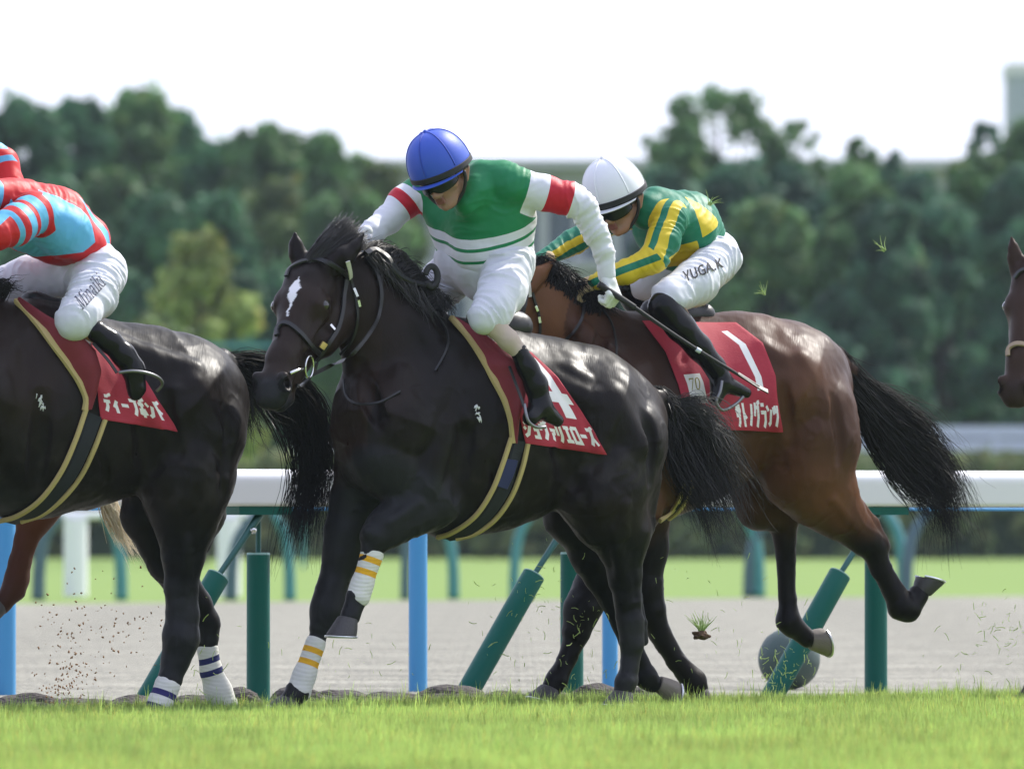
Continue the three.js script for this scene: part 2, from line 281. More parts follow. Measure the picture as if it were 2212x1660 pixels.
function hoof(fr, parent, top, sole, toe, mat = M.hoof, k = 1) {
  const c0 = fr.at(...top), c1 = fr.at(...sole), A = c1.clone().sub(c0), T = V(...toe); T.addScaledVector(A, -T.dot(A) / A.lengthSq()).normalize(); const S = V().crossVectors(A, T).normalize();
  const rings = [[0, 0.036, 0.034, 0], [0.06, 0.043, 0.041, 0], [0.55, 0.056, 0.049, 0.006], [0.97, 0.066, 0.056, 0.014], [1, 0.063, 0.054, 0.014]], n = 22, p = [], uv = [], idx = [];
  const ringPt = (t, rt, rs, o, a) => { const cc = Math.cos(a), r = cc > 0 ? rt : rt * 0.8; return c0.clone().addScaledVector(A, t * (1 + 0.12 * cc * t)).addScaledVector(T, (cc * r + o) * k).addScaledVector(S, Math.sin(a) * rs * k); };
  rings.forEach(([t, rt, rs, o]) => { for (let i = 0; i < n; i++) { const q = ringPt(t, rt, rs, o, i / n * 2 * Math.PI); p.push(q.x, q.y, q.z); uv.push(i / n * 0.3, t * 0.08); } });
  for (let j = 0; j < rings.length - 1; j++) for (let i = 0; i < n; i++) { const a = j * n + i, b = j * n + (i + 1) % n; idx.push(a, b, a + n, b, b + n, a + n); }
  const e = p.length / 3, cs = c0.clone().addScaledVector(A, 0.9); p.push(cs.x, cs.y, cs.z, c0.x, c0.y, c0.z); uv.push(0, 0, 0, 0);
  for (let i = 0; i < n; i++) { idx.push((rings.length - 1) * n + i, (rings.length - 1) * n + (i + 1) % n, e); idx.push((i + 1) % n, i, e + 1); }
  const g = new THREE.BufferGeometry(); g.setAttribute('position', new THREE.Float32BufferAttribute(p, 3)); g.setAttribute('uv', new THREE.Float32BufferAttribute(uv, 2)); g.setIndex(idx); g.computeVertexNormals();
  const h = part('hoof', g, mat, parent), arc = [];
  for (let i = -9; i <= 9; i++) arc.push(ringPt(1.05, 0.061, 0.052, 0.014, i / 9 * 2.45));
  part('horseshoe', strap(arc, arc.map(() => A.clone().normalize()), 0.02, 0.005, 30), M.shoe, h);
}
// spec: frame, name, label, body chains, head, hooves, hair; every chain is [u, v, side, radius] with a flattening
function horse(spec) {
  const fr = spec.frame, g = fr.group('horse', spec.label, 'horse'), f = new Field(fr);
  for (const [k, fl, ...pts] of spec.body) { f.k = k; f.chain(pts, fl); }
  const base = new Field(fr); base.p = f.p.slice();
  f.k = 0.03;
  for (const [u1, v1, u2, v2, r, out = 0.25, carve = false] of spec.muscles ?? []) {     // muscle swell (or furrow) lying along the skin
    const a = base.hit(u1, v1), b = base.hit(u2, v2), s = carve ? 1 - out : out - 1; f.k = carve ? 0.016 : 0.022;
    f.cone(a.p.addScaledVector(a.n, r * s), b.p.addScaledVector(b.n, r * s), r, r, 1, carve);
  }
  const H = headAxes(fr, spec.head); headField(f, H);
  f.k = 0.012;
  for (const e of spec.ears) { f.chain(e.pts); if (e.cup) { const q = e.cup.map(([u, v, w, r]) => { const p = fr.at(u, v, w); return [p, r * fr.px(p)]; }); f.cone(q[0][0], q[1][0], q[0][1], q[1][1], 1, true); } }
  f.disp = (x, y, z) => 0.004 * noise(x * 9, y * 7, z * 9 + spec.seed) + 0.0022 * noise(x * 24, y * 17, z * 24) - 0.003 * Math.max(0, 1 - 9 * Math.abs(noise(x * 6 + 0.5 * noise(x * 15, y * 15, z * 9), y * 5, z * 5 + spec.seed))) * (y < 1.25 ? 1 : 0.3);
  const coat = (p, n) => { const h = H.rel(p), c = spec.coat(p, n, h), q = 1 + 0.25 * fbm(p.x * 5, p.y * 4, p.z * 5 + spec.seed, 3), near = Math.hypot(h[0] - 0.552, h[1] + 0.036, Math.abs(h[2]) - 0.062); const d = near < 0.03 ? 0.25 : 1; return [c[0] * q * d, c[1] * q * d, c[2] * q * d]; };
  const body = part('body', f.mesh(spec.cell, coat), M.coat, g);
  for (const s of [-1, 1]) { const e = new THREE.SphereGeometry(0.024 * H.k, 24, 16); e.translate(...H.pt(0.197, -0.058, s * 0.0885).toArray()); part('eye', e, M.eye, g); }
  for (const h of spec.hooves) hoof(fr, g, ...h);
  for (const b of spec.bandages ?? []) {
    const bf = new Field(fr); bf.k = 0.03; bf.chain(b.pts, 1, 0.0045); bf.disp = (x, y, z) => 0.0007 * noise(x * 50, y * 70, z * 50);
    const cut = b.cut.map(([u, v]) => fr.at(u, v, b.pts[0][2])), dirs = b.dir;
    const a = fr.at(...b.pts[0]), z = fr.at(...b.pts[b.pts.length - 1]), ax = z.clone().sub(a), L2 = ax.lengthSq(), t = (p) => p.clone().sub(a).dot(ax) / L2;
    const rules = b.stripes.map(([lo, hi]) => [(p) => Math.abs(t(p) - (lo + hi) / 2) - (hi - lo) / 2, b.color]); rules.push([null, [0.72, 0.71, 0.66]]);
    part('leg_bandage', panels(bf.mesh(0.005), rules), M.bandage, g);
  }
  for (const [u1, v1, u2, v2] of spec.foam ?? []) { reseed(u1); const t = []; for (let i = 0; i < 16; i++) { const q = rnd(), a = f.hit(lerp(u1, u2, q) + rr(-5, 5), lerp(v1, v2, q), 0.003).p, e = f.hit(lerp(u1, u2, q) + rr(-7, 7), lerp(v1, v2, q) + rr(4, 12), 0.004).p; t.push(tube([a, a.clone().lerp(e, 0.5).add(V(0, 0, 0.002)), e], rr(0.002, 0.005), 0.001, 6, 6)); } part('sweat_foam', mergeGeometries(t), std([0.7, 0.7, 0.7], 0.7), g); }
  reseed(spec.seed * 13 + 5);
  if (spec.mane) part('mane', hair(guide(fr, spec.mane.g), spec.mane.n, spec.mane.o), spec.hair, g);
  if (spec.mane2) part('mane', hair(guide(fr, spec.mane2.g), spec.mane2.n, spec.mane2.o), spec.hair, g);
  if (spec.forelock) part('forelock', hair(guide(fr, spec.forelock.g), spec.forelock.n, spec.forelock.o), spec.hair, g);
  if (spec.tail) for (const t of spec.tail) part('tail', hair(guide(fr, t.g), t.n, t.o), t.m ?? spec.tailHair ?? spec.hair, g);
  return { g, f, fr, H };
}
const mixc = (a, b, t) => a.map((x, i) => x + (b[i] - x) * t);

// the dark horse in the middle; the one at the right edge has the same build, so its chains are shared
const midFrame = new Frame(1000, 0, 27);
const runner = {
  body: [
    [0.06, 0.74, [900, 905, 0, 192], [985, 922, 0, 234], [1080, 922, 0, 212], [1165, 912, 0, 178], [1240, 903, 0, 156]],
    [0.06, 0.9, [1200, 905, 0, 163], [1270, 905, 0, 146], [1335, 915, 0, 110]],
    [0.05, 1, [1290, 915, 0.1, 132], [1345, 945, 0.12, 96]], [0.05, 1, [1255, 920, -0.1, 122], [1305, 950, -0.12, 96]],
    [0.06, 1, [852, 925, 0.12, 114], [836, 985, 0.13, 74], [880, 1040, 0.14, 66]], [0.06, 1, [825, 930, -0.12, 88], [790, 1000, -0.13, 64]], [0.06, 1, [785, 930, 0, 60], [800, 1000, 0, 62]],
    [0.06, 0.62, [915, 845, 0, 172], [850, 735, 0.01, 120], [785, 640, 0.02, 84], [745, 595, 0.03, 62]],
    [0.05, 1, [860, 1010, 0.14, 66], [925, 1062, 0.16, 57], [930, 1085, 0.17, 54], [885, 1108, 0.18, 47], [838, 1138, 0.18, 39], [815, 1158, 0.18, 37]],
    [0.012, 1, [811, 1162, 0.18, 34], [805, 1184, 0.18, 23], [797, 1212, 0.18, 20], [781, 1262, 0.17, 19], [773, 1288, 0.17, 24]], [0.012, 1, [770, 1292, 0.17, 22], [757, 1330, 0.17, 23]],
    [0.05, 1, [790, 1010, -0.13, 62], [770, 1080, -0.13, 53], [748, 1150, -0.14, 43], [738, 1200, -0.14, 36], [716, 1272, -0.14, 28], [706, 1315, -0.14, 32], [691, 1356, -0.14, 23]],
    [0.012, 1, [684, 1382, -0.14, 19], [656, 1458, -0.14, 20], [645, 1490, -0.14, 25]], [0.012, 1, [640, 1497, -0.14, 22], [624, 1516, -0.14, 22]],
    [0.04, 1, [1335, 960, 0.14, 102], [1302, 1066, 0.15, 98], [1318, 1118, 0.15, 76], [1343, 1152, 0.15, 60], [1345, 1188, 0.15, 48]],
    [0.016, 1, [1345, 1188, 0.15, 47], [1350, 1241, 0.15, 37], [1355, 1292, 0.15, 29], [1362, 1345, 0.15, 28], [1366, 1389, 0.15, 27]],
    [0.04, 1, [1340, 1060, 0.08, 94], [1362, 1130, 0.08, 54]], [0.012, 1, [1372, 1230, 0.14, 13], [1378, 1290, 0.14, 9], [1386, 1345, 0.14, 11], [1390, 1385, 0.14, 12]], [0.012, 1, [696, 1306, -0.12, 14], [693, 1332, -0.12, 13]], [0.012, 1, [722, 1322, -0.15, 12]], [0.012, 1, [800, 1150, 0.2, 18]],
    [0.012, 1, [1365, 1400, 0.14, 24], [1360, 1440, 0.14, 20], [1352, 1472, 0.14, 24], [1348, 1492, 0.14, 22]],
    [0.03, 1, [1275, 1055, -0.1, 98], [1248, 1110, -0.11, 72], [1270, 1166, -0.12, 49], [1276, 1200, -0.12, 42], [1294, 1241, -0.13, 36]], [0.014, 1, [1294, 1241, -0.13, 35], [1323, 1294, -0.13, 28], [1350, 1345, -0.13, 28], [1362, 1385, -0.13, 24]], [0.012, 1, [1362, 1385, -0.13, 23], [1382, 1430, -0.13, 20], [1394, 1460, -0.13, 25], [1408, 1474, -0.13, 21]],
    [0.02, 1, [1420, 862, 0, 28], [1446, 885, 0, 20], [1480, 930, 0, 11]],
  ],
  muscles: [
    [985, 770, 890, 950, 0.075, 0.16], [965, 930, 925, 1050, 0.07, 0.26], [1008, 860, 985, 1070, 0.045, 0.22, true], [890, 660, 955, 760, 0.06, 0.15], [780, 790, 835, 930, 0.04, 0.16, true], [870, 800, 850, 930, 0.06, 0.14],
    [1235, 800, 1262, 820, 0.05, 0.22], [1262, 870, 1290, 1010, 0.035, 0.2, true], [1320, 850, 1385, 960, 0.07, 0.16], [1395, 900, 1405, 1040, 0.03, 0.28, true], [1330, 990, 1300, 1090, 0.07, 0.16], [1180, 900, 1225, 1030, 0.05, 0.12, true],
    [905, 1085, 845, 1125, 0.02, 0.4], [1262, 858, 1300, 965, 0.03, 0.35], [1352, 1090, 1346, 1155, 0.022, 0.35], [1215, 825, 1290, 862, 0.05, 0.2], [1240, 980, 1262, 1080, 0.04, 0.16, true], [940, 860, 900, 960, 0.045, 0.22], [1040, 800, 1010, 900, 0.05, 0.15], [1330, 1150, 1340, 1240, 0.025, 0.3], [1368, 1190, 1374, 1290, 0.012, 0.3, true], [1352, 1395, 1350, 1450, 0.007, 0.35, true], [1060, 1000, 1070, 1080, 0.02, 0.15, true], [1110, 990, 1120, 1070, 0.02, 0.15, true],
  ],
  hooves: [
    [[753, 1333, 0.17], [746, 1374, 0.17], [-1, -0.1, 0.1]], [[628, 1510, -0.14], [616, 1538, -0.14], [-1, 0, 0]],
    [[1348, 1492, 0.14], [1344, 1522, 0.14], [-1, 0, 0]], [[1422, 1474, -0.13], [1462, 1490, -0.13], [-0.4, -1, 0], M.hoofPale, 0.85],
  ],
  bandages: [
    { pts: [[803, 1198, 0.18, 23], [782, 1262, 0.17, 19], [774, 1287, 0.17, 24]], cut: [], stripes: [[0.06, 0.2], [0.36, 0.5]], color: [0.8, 0.42, 0.02] },
    { pts: [[681, 1390, -0.14, 20], [657, 1458, -0.14, 20], [646, 1490, -0.14, 25]], cut: [], stripes: [[0.1, 0.22], [0.36, 0.48]], color: [0.8, 0.42, 0.02] },
  ],
};
const darkCoat = (p, n, h) => {
  let c = [0.0115, 0.0088, 0.0082];
  c = mixc(c, [0.026, 0.015, 0.011], 0.6 * smooth(0.2, 0.9, noise(p.x * 2.2, p.y * 2.2, p.z * 2 + 3) + 0.3));
  if (h[0] > 0.05 && h[0] < 0.7 && Math.abs(h[2]) < 0.2) c = mixc(c, [0.03, 0.018, 0.0135], 0.75 * smooth(0.05, 0.2, h[0]) * smooth(0.62, 0.5, h[0]));
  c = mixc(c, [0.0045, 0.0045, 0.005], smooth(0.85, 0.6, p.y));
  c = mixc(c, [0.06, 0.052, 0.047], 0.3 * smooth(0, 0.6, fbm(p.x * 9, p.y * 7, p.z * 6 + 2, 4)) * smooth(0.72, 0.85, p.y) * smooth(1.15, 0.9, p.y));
  if (h[0] > 0.5) c = mixc(c, [0.02, 0.02, 0.022], smooth(0.5, 0.56, h[0]));
  return c;
};
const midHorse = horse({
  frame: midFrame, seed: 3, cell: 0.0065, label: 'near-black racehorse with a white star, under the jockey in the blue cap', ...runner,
  head: { poll: [668, 540, 0.05], muzzle: [572, 826, 0.27], front: [-0.42, 0.25, 0.83], len: 0.665 },
  ears: [
    { pts: [[648, 568, -0.01, 19], [643, 548, -0.02, 19], [639, 527, -0.02, 13], [637, 505, -0.02, 3]], cup: [[642, 552, 0.035, 14], [638, 522, 0.01, 7]] },
    { pts: [[722, 572, 0.11, 27], [744, 554, 0.15, 22], [766, 533, 0.16, 13], [785, 506, 0.16, 3]], cup: [[752, 556, 0.23, 12], [776, 524, 0.21, 5]] },
  ],
  coat: (p, n, h) => {
    const w = h[0] < 0.17 ? 0.021 * smooth(0.115, 0.165, h[0]) : lerp(0.021, 0.004, smooth(0.17, 0.25, h[0]));
    if (h[1] > -0.06 && h[0] > 0.1 && h[0] < 0.285 && Math.abs(h[2] + 0.004 + 0.012 * noise(h[0] * 40, h[2] * 30, 1)) < w) return [0.75, 0.74, 0.76];
    return darkCoat(p, n, h);
  },
  hair: M.hairGrey, tailHair: M.hairBlack,
  mane: { g: [[[795, 548, 0.06], [815, 530, 0.03], [835, 545, 0], [850, 565, 0]], [[830, 560, 0.06], [850, 545, 0.05], [872, 562, 0.05], [885, 590, 0.05]], [[860, 590, 0.07], [885, 578, 0.06], [905, 600, 0.06], [918, 628, 0.08]], [[900, 628, 0.08], [925, 622, 0.08], [945, 640, 0.08], [952, 668, 0.1]], [[940, 660, 0.08], [960, 650, 0.08], [972, 668, 0.1], [975, 690, 0.12]]], n: 1500, o: { w: 0.0026, jit: 0.03, tip: 0.035, clump: 0.02, root: 0.025, seg: 7, short: 0.6 } },
  mane2: { g: [[[805, 548, 0.1], [830, 580, 0.12], [850, 612, 0.13]], [[860, 600, 0.12], [885, 640, 0.14], [905, 665, 0.15]], [[915, 645, 0.12], [940, 690, 0.15], [950, 715, 0.16]]], n: 170, o: { w: 0.0024, jit: 0.02, tip: 0.04, clump: 0.03, root: 0.025, seg: 6, short: 0.3 } },
  forelock: { g: [[[668, 560, 0.07], [690, 522, 0.08], [720, 490, 0.06], [750, 462, 0.02]], [[685, 560, 0.08], [712, 525, 0.1], [742, 498, 0.08], [770, 476, 0.04]], [[700, 565, 0.09], [735, 535, 0.11], [765, 512, 0.1], [790, 495, 0.05]], [[715, 562, 0.09], [750, 545, 0.11], [780, 530, 0.1], [800, 520, 0.05]]], n: 1100, o: { w: 0.0026, jit: 0.018, tip: 0.03, clump: 0.012, root: 0.018, seg: 8, short: 0.7 } },
  foam: [[1029, 870, 1034, 905]],
  tail: [{ g: [[[1415, 846, 0.02], [1436, 860, 0.03], [1452, 880, 0.03], [1462, 930, 0.02]], [[1420, 842, 0], [1445, 856, 0], [1470, 876, 0], [1492, 915, 0]]], n: 420, o: { w: 0.0022, jit: 0.03, tip: 0.04, clump: 0.02, root: 0.02, seg: 8, short: 0.6 } },
    { g: [[[1440, 888, 0.02], [1450, 960, 0.02], [1478, 1040, 0.02], [1530, 1105, 0.02], [1562, 1170, 0.02]], [[1442, 882, 0], [1490, 935, 0], [1530, 1020, 0], [1570, 1110, 0], [1588, 1200, 0]], [[1442, 874, -0.02], [1508, 895, -0.02], [1556, 965, -0.02], [1595, 1060, -0.02], [1606, 1130, -0.02]]], n: 850, o: { w: 0.002, jit: 0.08, tip: 0.045, clump: 0.085, root: 0.03, seg: 14, short: 0.66, wave: 0.009 } },
    { g: [[[1446, 878, 0], [1500, 868, 0.02], [1540, 900, 0.02], [1568, 965, 0]], [[1450, 890, 0], [1520, 905, 0.02], [1565, 970, 0.02], [1602, 1080, 0]]], n: 420, o: { w: 0.0017, jit: 0.12, tip: 0.07, clump: 0.06, seg: 14, wave: 0.014 }, m: M.hairGrey }],
});

const rightFrame = new Frame(1550, -1.25, 27);
const bayCoat = (p, n, h) => {
  let c = mixc([0.05, 0.023, 0.014], [0.12, 0.05, 0.023], smooth(-0.3, 0.5, noise(p.x * 1.8, p.y * 1.8, p.z * 2 + 9)));
  c = mixc(c, [0.03, 0.02, 0.018], smooth(1.15, 1.5, p.y) * 0.4);
  c = mixc(c, [0.008, 0.0065, 0.0065], smooth(0.78, 0.6, p.y + 0.06 * noise(p.x * 8, p.y * 8, p.z * 8)));
  if (h[0] > -0.1 && h[0] < 0.7 && Math.abs(h[2]) < 0.2) c = [0.15, 0.066, 0.03];
  if (h[0] > 0.48 && h[0] < 0.7 && Math.abs(h[2]) < 0.2) c = [0.03, 0.028, 0.03];
  return c;
};
const rightHorse = horse({
  frame: rightFrame, seed: 5, cell: 0.0075, label: 'brown bay racehorse with cloth number 1, ridden by the white-capped jockey', coat: bayCoat, hair: M.hairBlack,
  body: [
    [0.06, 0.74, [1300, 870, 0, 172], [1410, 895, 0, 219], [1500, 880, 0, 196], [1585, 850, 0, 170]], [0.06, 0.9, [1600, 845, 0, 166], [1680, 846, 0, 158], [1726, 832, 0, 114]],
    [0.05, 1, [1690, 862, 0.1, 136], [1738, 900, 0.12, 108], [1744, 965, 0.13, 110]], [0.05, 1, [1650, 870, -0.1, 126], [1700, 940, -0.1, 106]],
    [0.04, 1, [1744, 960, 0.13, 112], [1742, 1020, 0.14, 94], [1775, 1066, 0.14, 76], [1810, 1105, 0.14, 54], [1845, 1140, 0.14, 41]],
    [0.02, 1, [1845, 1140, 0.14, 40], [1868, 1164, 0.14, 35], [1888, 1182, 0.14, 31]], [0.02, 1, [1850, 1090, 0.14, 18], [1884, 1130, 0.14, 14], [1906, 1180, 0.14, 18]],
    [0.012, 1, [1888, 1185, 0.14, 29], [1906, 1232, 0.14, 23], [1930, 1275, 0.14, 24], [1950, 1308, 0.14, 31], [1962, 1316, 0.14, 26]], [0.012, 1, [1966, 1312, 0.14, 25], [1984, 1284, 0.14, 23]],
    [0.04, 1, [1660, 980, -0.12, 108], [1640, 1060, -0.13, 58], [1642, 1096, -0.13, 45], [1680, 1100, -0.13, 42], [1692, 1120, -0.13, 36]],
    [0.012, 1, [1693, 1132, -0.13, 32], [1698, 1196, -0.13, 21], [1701, 1290, -0.13, 19], [1704, 1340, -0.13, 27], [1712, 1352, -0.13, 25]], [0.012, 1, [1715, 1352, -0.13, 23], [1742, 1376, -0.13, 21]],
    [0.05, 1, [1310, 860, 0.12, 118], [1300, 960, 0.13, 84]], [0.05, 1, [1280, 880, -0.12, 96]], [0.06, 0.6, [1345, 815, 0, 152], [1258, 745, 0, 98], [1190, 680, 0.02, 74], [1150, 645, 0.03, 58]],
    [0.03, 1, [1330, 980, 0.13, 88], [1370, 1090, 0.12, 60], [1320, 1190, 0.12, 51], [1285, 1268, 0.12, 43], [1259, 1314, 0.12, 39], [1246, 1362, 0.12, 33]], [0.012, 1, [1241, 1382, 0.12, 25], [1225, 1422, 0.12, 20], [1203, 1466, 0.12, 23], [1192, 1484, 0.12, 21]],
    [0.03, 1, [1390, 1060, -0.12, 68], [1395, 1180, -0.13, 47], [1395, 1268, -0.13, 33], [1405, 1312, -0.13, 33]], [0.012, 1, [1407, 1320, -0.13, 31], [1424, 1366, -0.13, 24], [1462, 1430, -0.13, 21], [1498, 1470, -0.13, 26], [1508, 1490, -0.13, 22]],
    [0.02, 1, [1800, 770, 0, 26], [1832, 800, 0, 20], [1870, 850, 0, 12]],
  ],
  muscles: [[1650, 745, 1690, 770, 0.05, 0.2], [1690, 830, 1712, 960, 0.035, 0.2, true], [1735, 770, 1790, 880, 0.06, 0.16], [1800, 860, 1815, 1000, 0.028, 0.18, true], [1760, 930, 1745, 1030, 0.06, 0.16], [1330, 800, 1380, 900, 0.06, 0.15], [1660, 900, 1690, 1000, 0.04, 0.12, true], [1470, 760, 1500, 960, 0.02, 0.1, true],
    [1240, 690, 1320, 760, 0.05, 0.15], [1800, 1080, 1850, 1140, 0.016, 0.3], [1300, 740, 1290, 800, 0.03, 0.14, true]],
  head: { poll: [1096, 574, 0.04], muzzle: [1004, 856, 0.16], front: [-0.42, 0.25, 0.83], len: 0.6 },
  ears: [{ pts: [[1070, 615, -0.02, 20], [1066, 582, -0.03, 18], [1062, 545, -0.03, 3]] }, { pts: [[1140, 618, 0.08, 22], [1166, 592, 0.08, 16], [1200, 560, 0.08, 3]] }],
  hooves: [[[1990, 1280, 0.14], [2001, 1248, 0.14], [1, -0.15, 0]], [[1748, 1381, -0.13], [1780, 1376, -0.13], [0.2, -1, 0], M.hoofPale], [[1190, 1485, 0.12], [1178, 1516, 0.12], [-1, 0, 0]], [[1510, 1488, -0.13], [1516, 1516, -0.13], [-1, 0, 0]]],
  mane: { g: [[[1150, 600, 0.05], [1165, 560, 0.05], [1195, 575, 0.08], [1220, 610, 0.1]], [[1190, 625, 0.06], [1210, 590, 0.07], [1240, 600, 0.1], [1262, 640, 0.12]], [[1230, 650, 0.07], [1250, 620, 0.08], [1278, 635, 0.1], [1295, 665, 0.12]], [[1275, 672, 0.07], [1295, 645, 0.08], [1322, 655, 0.1], [1345, 668, 0.1]]], n: 1500, o: { w: 0.0026, jit: 0.035, tip: 0.04, clump: 0.025, root: 0.03, seg: 8, short: 0.6 } },
  tail: [{ g: [[[1836, 800, 0], [1900, 850, 0], [2000, 930, 0], [2066, 1035, 0], [2104, 1165, 0]], [[1842, 830, 0.02], [1920, 920, 0.02], [2000, 1000, 0.02], [2050, 1090, 0.02], [2060, 1210, 0.02]], [[1850, 860, 0], [1884, 960, 0], [1950, 1050, 0], [2012, 1115, 0], [2030, 1210, 0]]], n: 1400, o: { w: 0.0021, jit: 0.06, tip: 0.05, clump: 0.055, root: 0.03, seg: 14, short: 0.66, wave: 0.009 } },
    { g: [[[1795, 745, 0], [1825, 765, 0.01], [1850, 795, 0.01], [1866, 828, 0]], [[1812, 765, 0.01], [1836, 790, 0.02], [1850, 815, 0.02], [1872, 845, 0]]], n: 320, o: { w: 0.002, jit: 0.03, tip: 0.03, clump: 0.015, seg: 7 } },
    { g: [[[1840, 815, 0], [1930, 855, 0], [2020, 930, 0], [2080, 1030, 0]], [[1850, 880, 0], [1950, 1040, 0], [2040, 1090, 0], [2115, 1180, 0]]], n: 330, o: { w: 0.0017, jit: 0.12, tip: 0.09, clump: 0.07, seg: 12, wave: 0.012 }, m: M.hairGrey }],
});

